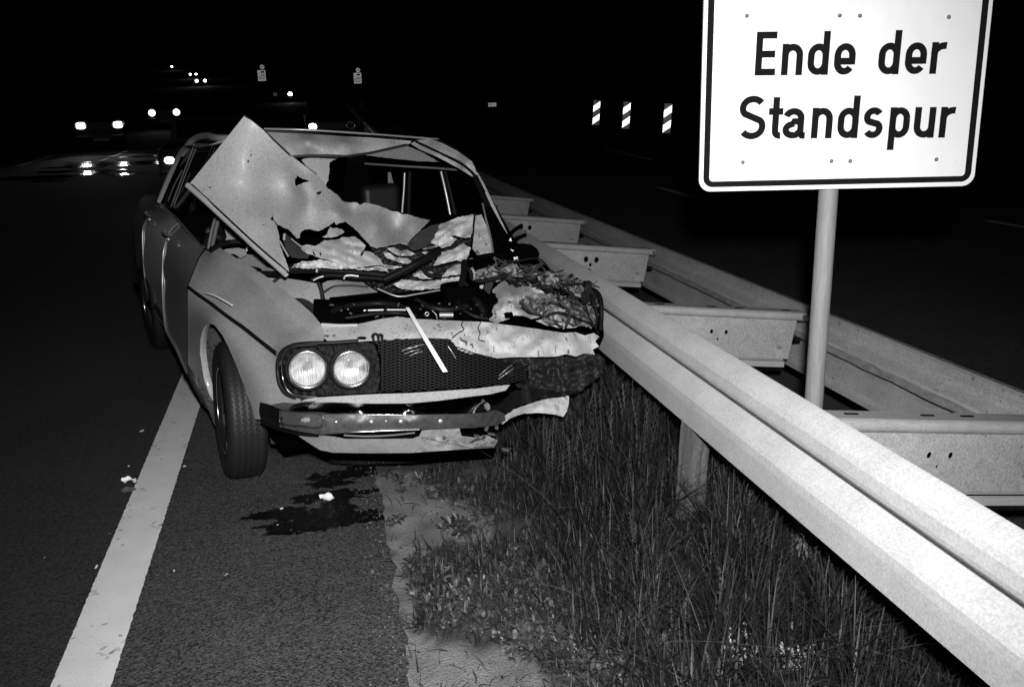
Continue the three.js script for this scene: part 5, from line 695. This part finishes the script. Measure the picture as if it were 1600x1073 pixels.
{
  const c = at(769, 163.5, -45), k = EYE.distanceTo(c) / FOCAL, t = thing('reflector_plate', 'tiny reflecting plate with dark bars, alone in the dark above the far rail', 'reflector', c); facing(t);
  part(t, 'plate', boxAt(12 * k, 5.4 * k, 0.012, 0, 0, 0), std({ color: G(0.16), metalness: 1, roughness: 0.2 }));
  part(t, 'plate_print', [-4.4, -2.6, -1, 1.4, 3.6].map((x, i) => boxAt(0.7 * k, 4.2 * k, 0.004, x * k, 0, 0.008, 0, 0, i % 2 ? 0.5 : -0.5)), M.black);
  part(t, 'post', new THREE.CylinderGeometry(0.02, 0.02, c.y - ground(-45), 8).translate(0, -(c.y - ground(-45)) / 2, -0.03), M.dark);
}

// ---------------------------------------------------------------- grass and weeds of the verge
function bladeGeo(bend, w, seg = 4) { // a blade one metre tall, bent forward
  const pos = [], idx = []; for (let i = 0; i <= seg; i++) { const t = i / seg, ww = w * (1 - t ** 1.6) + 0.0004, z = bend * t * t; pos.push(-ww, t * (1 - 0.25 * bend * t), z, ww, t * (1 - 0.25 * bend * t), z); if (i) { const k = i * 2; idx.push(k - 2, k - 1, k + 1, k - 2, k + 1, k); } }
  const g = new THREE.BufferGeometry(); g.setAttribute('position', new THREE.Float32BufferAttribute(pos, 3)); g.setIndex(idx); g.computeVertexNormals(); return g;
}
const inPoly = (poly) => { let x0 = 1e9, x1 = -1e9, y0 = 1e9, y1 = -1e9; for (const [x, y] of poly) { x0 = Math.min(x0, x); x1 = Math.max(x1, x); y0 = Math.min(y0, y); y1 = Math.max(y1, y); } return () => { for (;;) { const x = rr(x0, x1), y = rr(y0, y1); if (inside(poly, x, y)) return [x, y]; } }; };
function scatter(name, geos, mat, list, label, category) { // list of [x, z, height, yaw, lean, width]
  const per = Math.ceil(list.length / geos.length), g = new THREE.Group(); g.name = name; g.userData.kind = 'stuff'; tag(g, label, category); scene.add(g);
  const m4 = new THREE.Matrix4(), q = new THREE.Quaternion(), e = new THREE.Euler(), col = new THREE.Color();
  geos.forEach((geo, k) => {
    const mine = list.slice(k * per, (k + 1) * per); if (!mine.length) return;
    const im = new THREE.InstancedMesh(geo, mat, mine.length); im.name = `${name}_clump`; im.userData.kind = 'stuff';
    mine.forEach(([x, z, h, yaw, lean, w, tone], i) => { e.set(lean, yaw, 0, 'YXZ'); q.setFromEuler(e); m4.compose(V(x, ground(z) + 0.006, z), q, V(w, h, h)); im.setMatrixAt(i, m4); const c = tone ?? rr(0.5, 1.5); im.setColorAt(i, col.setRGB(c, c, c)); });
    im.castShadow = im.receiveShadow = true; g.add(im);
  });
}
const shuffle = (a) => { for (let i = a.length - 1; i > 0; i--) { const j = Math.floor(rnd() * (i + 1)); [a[i], a[j]] = [a[j], a[i]]; } return a; };
{
  // ground plan of the verge in metres: where bare sand shows, where weeds grow, where tall grass stands
  const edge = (z) => 0.62 + 0.16 * nz(z * 1.7, 3) - (z > -2.2 ? 0.02 : 0);
  const tall = [], low = [], weeds = [];
  const onCar = (x, z) => { const dx = x - CAR.x, dz = z - CAR.z, u = dx * LT.x + dz * LT.z, w = dx * FW.x + dz * FW.z; return u > -0.95 && u < 0.85 && w < 0.45 && w > -3.8; };
  for (let i = 0; i < 60000 && tall.length < 30000; i++) {
    const z = -1.1 - 6.5 * rnd() ** 1.35, x = rr(0.3, 2.15), e = edge(z), inner = (x - e) / 0.35;
    if (x < e || onSand(x, z) || onCar(x, z) || rnd() > Math.min(1, 0.25 + inner)) continue;
    const clump = 0.5 + nz(x * 3.2, z * 3.2, 7); if (rnd() > 0.35 + clump) continue;
    const atPost = z < -2.1 && z > -3.06 && (Math.abs(x / -z - 0.424) < 0.036 || (z > -2.6 && Math.abs(x / -z - 0.59) < 0.03)), behind = x > 1.36, H = Math.min(1, 0.35 + inner * 0.5) * (0.15 + 0.17 * rnd() + 0.1 * clump) * (behind ? 0.6 : 1) * (z > -1.9 ? 0.7 : 1) * (atPost ? 0.28 : 1);
    tall.push([x, z, H, rr(0, 6.28), rr(-0.12, 0.3), rr(0.7, 1.5) * (0.6 + H), rr(0.25, 1.0) * (rnd() < 0.07 ? 3.5 : 1)]);
  }
  for (let i = 0; i < 26000; i++) { // matted turf over the whole verge, leaving only the bare sand
    const z = -1.05 - 3.4 * rnd() ** 1.2, x = rr(0.13, 1.1); if (onCar(x, z) || (onSand(x, z) && rnd() > 0.05) || nz(x * 9, z * 9, 2) < -0.28) continue;
    low.push([x, z, rr(0.02, 0.075) * (1 + nz(x * 5, z * 5, 8)), rr(0, 6.28), rr(-0.7, 0.9), rr(0.4, 0.9), rr(0.3, 1.6) * (rnd() < 0.06 ? 3 : 1)]);
  }
  const dead = []; for (let i = 0; i < 420; i++) { const z = -1.2 - 3.4 * rnd(), x = rr(0.45, 1.34); if (x < edge(z) || onCar(x, z) || onSand(x, z)) continue; dead.push([x, z, rr(0.1, 0.3), rr(0, 6.28), rr(-0.3, 1.1), rr(0.5, 0.9), rr(1.5, 5.5)]); }
  scatter('dead_stalks', [bladeGeo(0.7, 0.0022, 6), bladeGeo(1.5, 0.002, 6), bladeGeo(2.2, 0.002, 6)], M.grass, shuffle(dead), 'bent dry stalks scattered through the dark grass', 'grass');
  scatter('tall_grass', shuffle([0.15, 0.35, 0.6, 0.9]).map((b) => bladeGeo(b, 0.0032)), M.grass, shuffle(tall), 'dark tall grass filling the verge under the near guardrail', 'grass');
  scatter('short_turf', [0.4, 0.9, 1.3].map((b) => bladeGeo(b, 0.0035, 3)), M.grass, shuffle(low), 'short sparse turf along the sandy road edge below the bumper', 'grass');
  // leafy weeds: rosettes of lance-shaped leaves
  const leafGeo = (bend, w) => { const pos = [], idx = [], n = 6; for (let i = 0; i <= n; i++) { const t = i / n, ww = w * Math.sin(Math.PI * Math.min(1, t * 0.94 + 0.05)) ** 0.8, y = Math.sin(t * 1.4) * (1 - bend * t), z = t * (0.35 + bend * 0.5); pos.push(-ww, y + ww * 0.35, z, 0, y, z, ww, y + ww * 0.35, z); if (i) { const k = i * 3; for (const j of [0, 1]) idx.push(k - 3 + j, k - 2 + j, k + 1 + j, k - 3 + j, k + 1 + j, k + j); } } const g = new THREE.BufferGeometry(); g.setAttribute('position', new THREE.Float32BufferAttribute(pos, 3)); g.setIndex(idx); g.computeVertexNormals(); return g; };
  const spot = (poly, n, s0, s1) => { const pick = inPoly(poly); for (let i = 0; i < n; i++) { const p = onGround(...pick()); if (nz(p.x * 6, p.z * 6, 11) < -0.35) continue; const m = 7 + Math.floor(rnd() * 7), s = rr(s0, s1), a0 = rr(0, 6); for (let k = 0; k < m; k++) weeds.push([p.x + rr(-0.01, 0.01), p.z + rr(-0.01, 0.01), s * rr(0.6, 1.15), a0 + k * 2.4, rr(-0.15, 0.75), s * rr(0.7, 1.4), rr(0.3, 1.2) * (rnd() < 0.08 ? 3.5 : 1)]); } };
  spot([[640, 890], [690, 860], [770, 850], [860, 900], [900, 960], [880, 1010], [760, 1000], [690, 1000], [650, 960]], 260, 0.03, 0.06);
  spot([[740, 990], [900, 1000], [1060, 1020], [1120, 1073], [860, 1073]], 170, 0.03, 0.065);
  spot([[690, 830], [720, 818], [740, 836], [715, 850]], 12, 0.04, 0.07);
  spot([[596, 815], [625, 806], [632, 822], [606, 826]], 7, 0.03, 0.05);
  spot([[600, 745], [700, 745], [790, 790], [770, 830], [690, 790], [620, 775]], 60, 0.03, 0.055);
  spot([[900, 930], [1100, 900], [1350, 1000], [1450, 1073], [1100, 1073]], 60, 0.04, 0.07);
  scatter('weeds', [leafGeo(0.15, 0.1), leafGeo(0.5, 0.13), leafGeo(0.85, 0.09)], M.leaf, shuffle(weeds), 'low leafy weeds creeping over the pale sand of the verge', 'weeds');
  // seed heads: a thin stalk with small alternating spikelets
  const seedGeo = (() => { const g = [bladeGeo(0.12, 0.0018, 4)]; for (let i = 0; i < 26; i++) { const t = 0.6 + 0.38 * (i / 26), L = 0.034 * (1.2 - t * 0.6); g.push(new THREE.ConeGeometry(0.0045, L, 4).translate(0, L / 2, 0).rotateZ((i % 2 ? 1 : -1) * rr(0.4, 1)).rotateY(i * 2.1).translate(0, t * (1 - 0.03 * t), 0.12 * t * t)); } return mergeGeometries(g.map((q) => plain(q))); })();
  const seeds = []; for (const [poly, n, a, b] of [[[[800, 690], [920, 650], [990, 690], [1010, 780], [860, 800]], 150, 0.22, 0.42], [[[1090, 760], [1200, 790], [1260, 860], [1120, 860], [1010, 800]], 120, 0.16, 0.3], [[[940, 660], [1010, 640], [1060, 700], [1010, 760]], 90, 0.24, 0.42], [[[960, 850], [1200, 880], [1330, 1000], [1000, 1000]], 60, 0.2, 0.34]]) { const pick = inPoly(poly); for (let i = 0; i < n; i++) { const p = onGround(...pick()); if (!onCar(p.x, p.z) && !(p.z > -3.06 && Math.abs(p.x / -p.z - 0.424) < 0.03)) seeds.push([p.x, p.z, rr(a, b), rr(0, 6.28), rr(-0.1, 0.2), rr(0.5, 0.9), rr(0.4, 1.4) * (rnd() < 0.12 ? 2.2 : 1)]); } }
  scatter('seeding_grass', [seedGeo], M.seed, seeds, 'grass in seed standing round the timber post and below the crushed wing', 'grass');
  // crumbs of stone and soil along the broken edge of the asphalt
  const stones = []; for (let i = 0; i < 1000; i++) { const z = rr(-4.2, -1.2), x = 0.1 + Math.abs(rr(-1, 1) * rr(0, 1)) * (rnd() < 0.25 ? -0.1 : 0.42); const q = rr(0.001, 0.0038) * (rnd() < 0.03 ? 2 : 1); stones.push([x, z, q, rr(0, 6), rr(-1, 1), q * rr(0.8, 1.5), rr(0.4, 1.5)]); }
  scatter('gravel', [new THREE.IcosahedronGeometry(1, 0), new THREE.DodecahedronGeometry(1, 0)], std({ color: G(0.12), roughness: 1 }), stones, 'loose grit and sand along the broken edge of the asphalt', 'gravel');
  // two pale-leaved plants at the bottom edge
  const bush = (px, py, n, H, label) => {
    const p = onGround(px, py), t = thing('pale_weed', label, 'plant', V(p.x, 0.008, p.z), rr(0, 6), 'pale leafy plants at the bottom of the photo');
    const stems = [], leaves = [];
    for (let k = 0; k < 4; k++) {
      const a = k * 1.7 + rr(-0.3, 0.3), top = V(Math.cos(a) * H * 0.35, H * rr(0.7, 1), Math.sin(a) * H * 0.35); stems.push(tube([V(0, 0, 0), top.clone().multiplyScalar(0.5).add(V(0, 0.02, 0)), top], 0.0016, 5, 10));
      for (let i = 0; i < n; i++) { const s = rr(0.25, 1), L = rr(0.014, 0.026), q = top.clone().multiplyScalar(s).add(V(0, 0.02 * s, 0)); leaves.push(plain(leafGeo(0.4, 0.3)).clone().scale(L, L, L).rotateX(rr(-0.3, 0.9)).rotateY(rr(0, 6.28)).translate(q.x, q.y, q.z)); }
    }
    part(t, 'stem', stems, M.grass); const lf = part(t, 'leaf', leaves, M.paleLeaf); lf.userData.kind = 'stuff';
  };
  bush(1158, 1066, 17, 0.135, 'pale leafy plant at the bottom edge, left one of two in the dark grass');
  bush(1240, 1068, 14, 0.13, 'pale leafy plant at the bottom edge, right one of two in the dark grass');
}

// ---------------------------------------------------------------- what the crash left on the road
const blob = (pts, lift, mat, name, label) => { const c = pts.map(([x, y]) => onGround(x, y, lift)), s = new THREE.Shape(), e = resample(c.map((p) => [p.x, -p.z]), 0.012, 0.006); e.forEach(([a, b], i) => (i ? s.lineTo(a, b) : s.moveTo(a, b))); return new THREE.ShapeGeometry(s).rotateX(-Math.PI / 2).translate(0, lift, 0); };
const oil = std({ color: G(0.004), roughness: 0.28, bumpMap: M.asphalt.bumpMap, bumpScale: 0.006 });
// a splash: a ragged main pool with fingers along the slope, and droplets round it
function splash(cx, cy, rx, ry, turn, n, k) {
  const shapes = [], c = onGround(cx, cy), put = (x, z, a, b, rough, m) => { const s = new THREE.Shape(); for (let i = 0; i <= m; i++) { const q = (i / m) * Math.PI * 2, f = 1 + rough * (nz(Math.cos(q) * 1.6 + k, Math.sin(q) * 1.6 + x * 9, z * 9) + 0.7 * nz(Math.cos(q) * 5, Math.sin(q) * 5 + k, x * 7) + 0.45 * nz(Math.cos(q) * 14, Math.sin(q) * 14, k)), lx = Math.cos(q) * a * f, lz = Math.sin(q) * b * f, X = x + lx * Math.cos(turn) - lz * Math.sin(turn), Z = z + lx * Math.sin(turn) + lz * Math.cos(turn); i ? s.lineTo(X, -Z) : s.moveTo(X, -Z); } shapes.push(new THREE.ShapeGeometry(s).rotateX(-Math.PI / 2).translate(0, 0.003 + shapes.length * 0.00003, 0)); };
  put(c.x, c.z, rx, ry, 0.95, 90);
  for (let i = 0; i < n; i++) { const q = rr(0, 6.28), d = rr(0.6, 1.6), r = rr(0.004, 0.022); put(c.x + Math.cos(q) * rx * d, c.z + Math.sin(q) * ry * d, r * rr(1, 2.2), r, 0.9, 18); }
  return shapes;
}
single('oil_stain', [...splash(430, 804, 0.085, 0.028, 0.05, 40, 1), ...splash(515, 815, 0.2, 0.04, -0.1, 90, 2.3), ...splash(470, 829, 0.07, 0.015, -0.1, 30, 5.1), ...splash(575, 808, 0.06, 0.03, 0, 30, 7.7), ...splash(520, 775, 0.12, 0.035, 0.1, 60, 3.9), ...splash(525, 796, 0.06, 0.05, 0.4, 40, 2.9), ...splash(480, 806, 0.07, 0.03, 0.2, 40, 6.6)], oil, 'dark wet oil stain spread on the asphalt in front of the bumper', 'stain');
single('fluid_patch', [...splash(530, 744, 0.1, 0.04, 0, 50, 4.4), ...splash(515, 757, 0.06, 0.025, 0.3, 30, 9.2), ...splash(560, 735, 0.05, 0.03, 0, 30, 6.2)], oil, 'small dark fluid patch on the asphalt directly below the bumper', 'stain');
function crumple(px, py, w, d, h, name, label, category, mat, group) {
  const p = onGround(px, py, 0), g = new THREE.PlaneGeometry(w, d, 7, 6).rotateX(-Math.PI / 2), a = g.attributes.position, k = rr(0, 50);
  for (let i = 0; i < a.count; i++) { const x = a.getX(i), z = a.getZ(i); a.setXYZ(i, x + 0.2 * w * nz(x * 20, z * 20, k), Math.max(0.005, 0.006 + h * (0.5 + nz(x * 30 + k, z * 30, k + 2) * 1.4)), z + 0.2 * d * nz(x * 20, z * 20, k + 5)); }
  const q = g.toNonIndexed(); q.computeVertexNormals();
  const m = single(name, q.rotateY(rr(-0.5, 0.5)), mat, label, category, group); m.position.set(p.x, 0, p.z); return m;
}
crumple(203, 757, 0.055, 0.05, 0.045, 'paper_scrap', 'crumpled white paper scrap lying beside the solid road line', 'paper', M.white);
crumple(200, 768, 0.06, 0.03, 0.012, 'paper_shred', 'grey torn shred under the crumpled paper beside the road line', 'paper', M.steelGrey);
crumple(511, 780, 0.045, 0.06, 0.016, 'plastic_shard', 'white shard lying in the oil stain before the bumper', 'shard', M.white);
for (const [x, y, w, d, where] of [[221, 675, 0.024, 0.014, 'largest bright glass crumb, alone on the dark lane left of the front tyre'], [171, 837, 0.01, 0.012, 'glass crumb on the left border of the solid line, below the paper'], [150, 888, 0.008, 0.02, 'glass splinter at the left border of the line, the lowest one there'], [440, 797, 0.014, 0.01, 'bright glass crumb at the upper rim of the left oil pool'], [434, 823, 0.008, 0.012, 'glass crumb at the lower left tip of the oil stain'], [272, 894, 0.006, 0.022, 'thin upright glass splinter just right of the solid line'], [354, 901, 0.005, 0.016, 'thin glass splinter in the middle of the bare shoulder'], [201, 731, 0.008, 0.01, 'tiny glass crumb just above the crumpled paper'], [288, 730, 0.012, 0.012, 'glass crumb just right of the solid line, near the front tyre'], [70, 875, 0.008, 0.008, 'tiny glass crumb far left on the driven lane'], [108, 720, 0.008, 0.012, 'tiny glass crumb on the driven lane, level with the paper scrap']])
  crumple(x, y, w, d, 0.006, 'glass_crumb', where, 'glass crumb', M.white, 'crumbs of broken glass scattered on the road');
crumple(1372, 981, 0.04, 0.055, 0.03, 'dry_leaf', 'pale dry leaf in the grass below the bright guardrail', 'leaf', M.paleLeaf);

renderer.render(scene, camera);
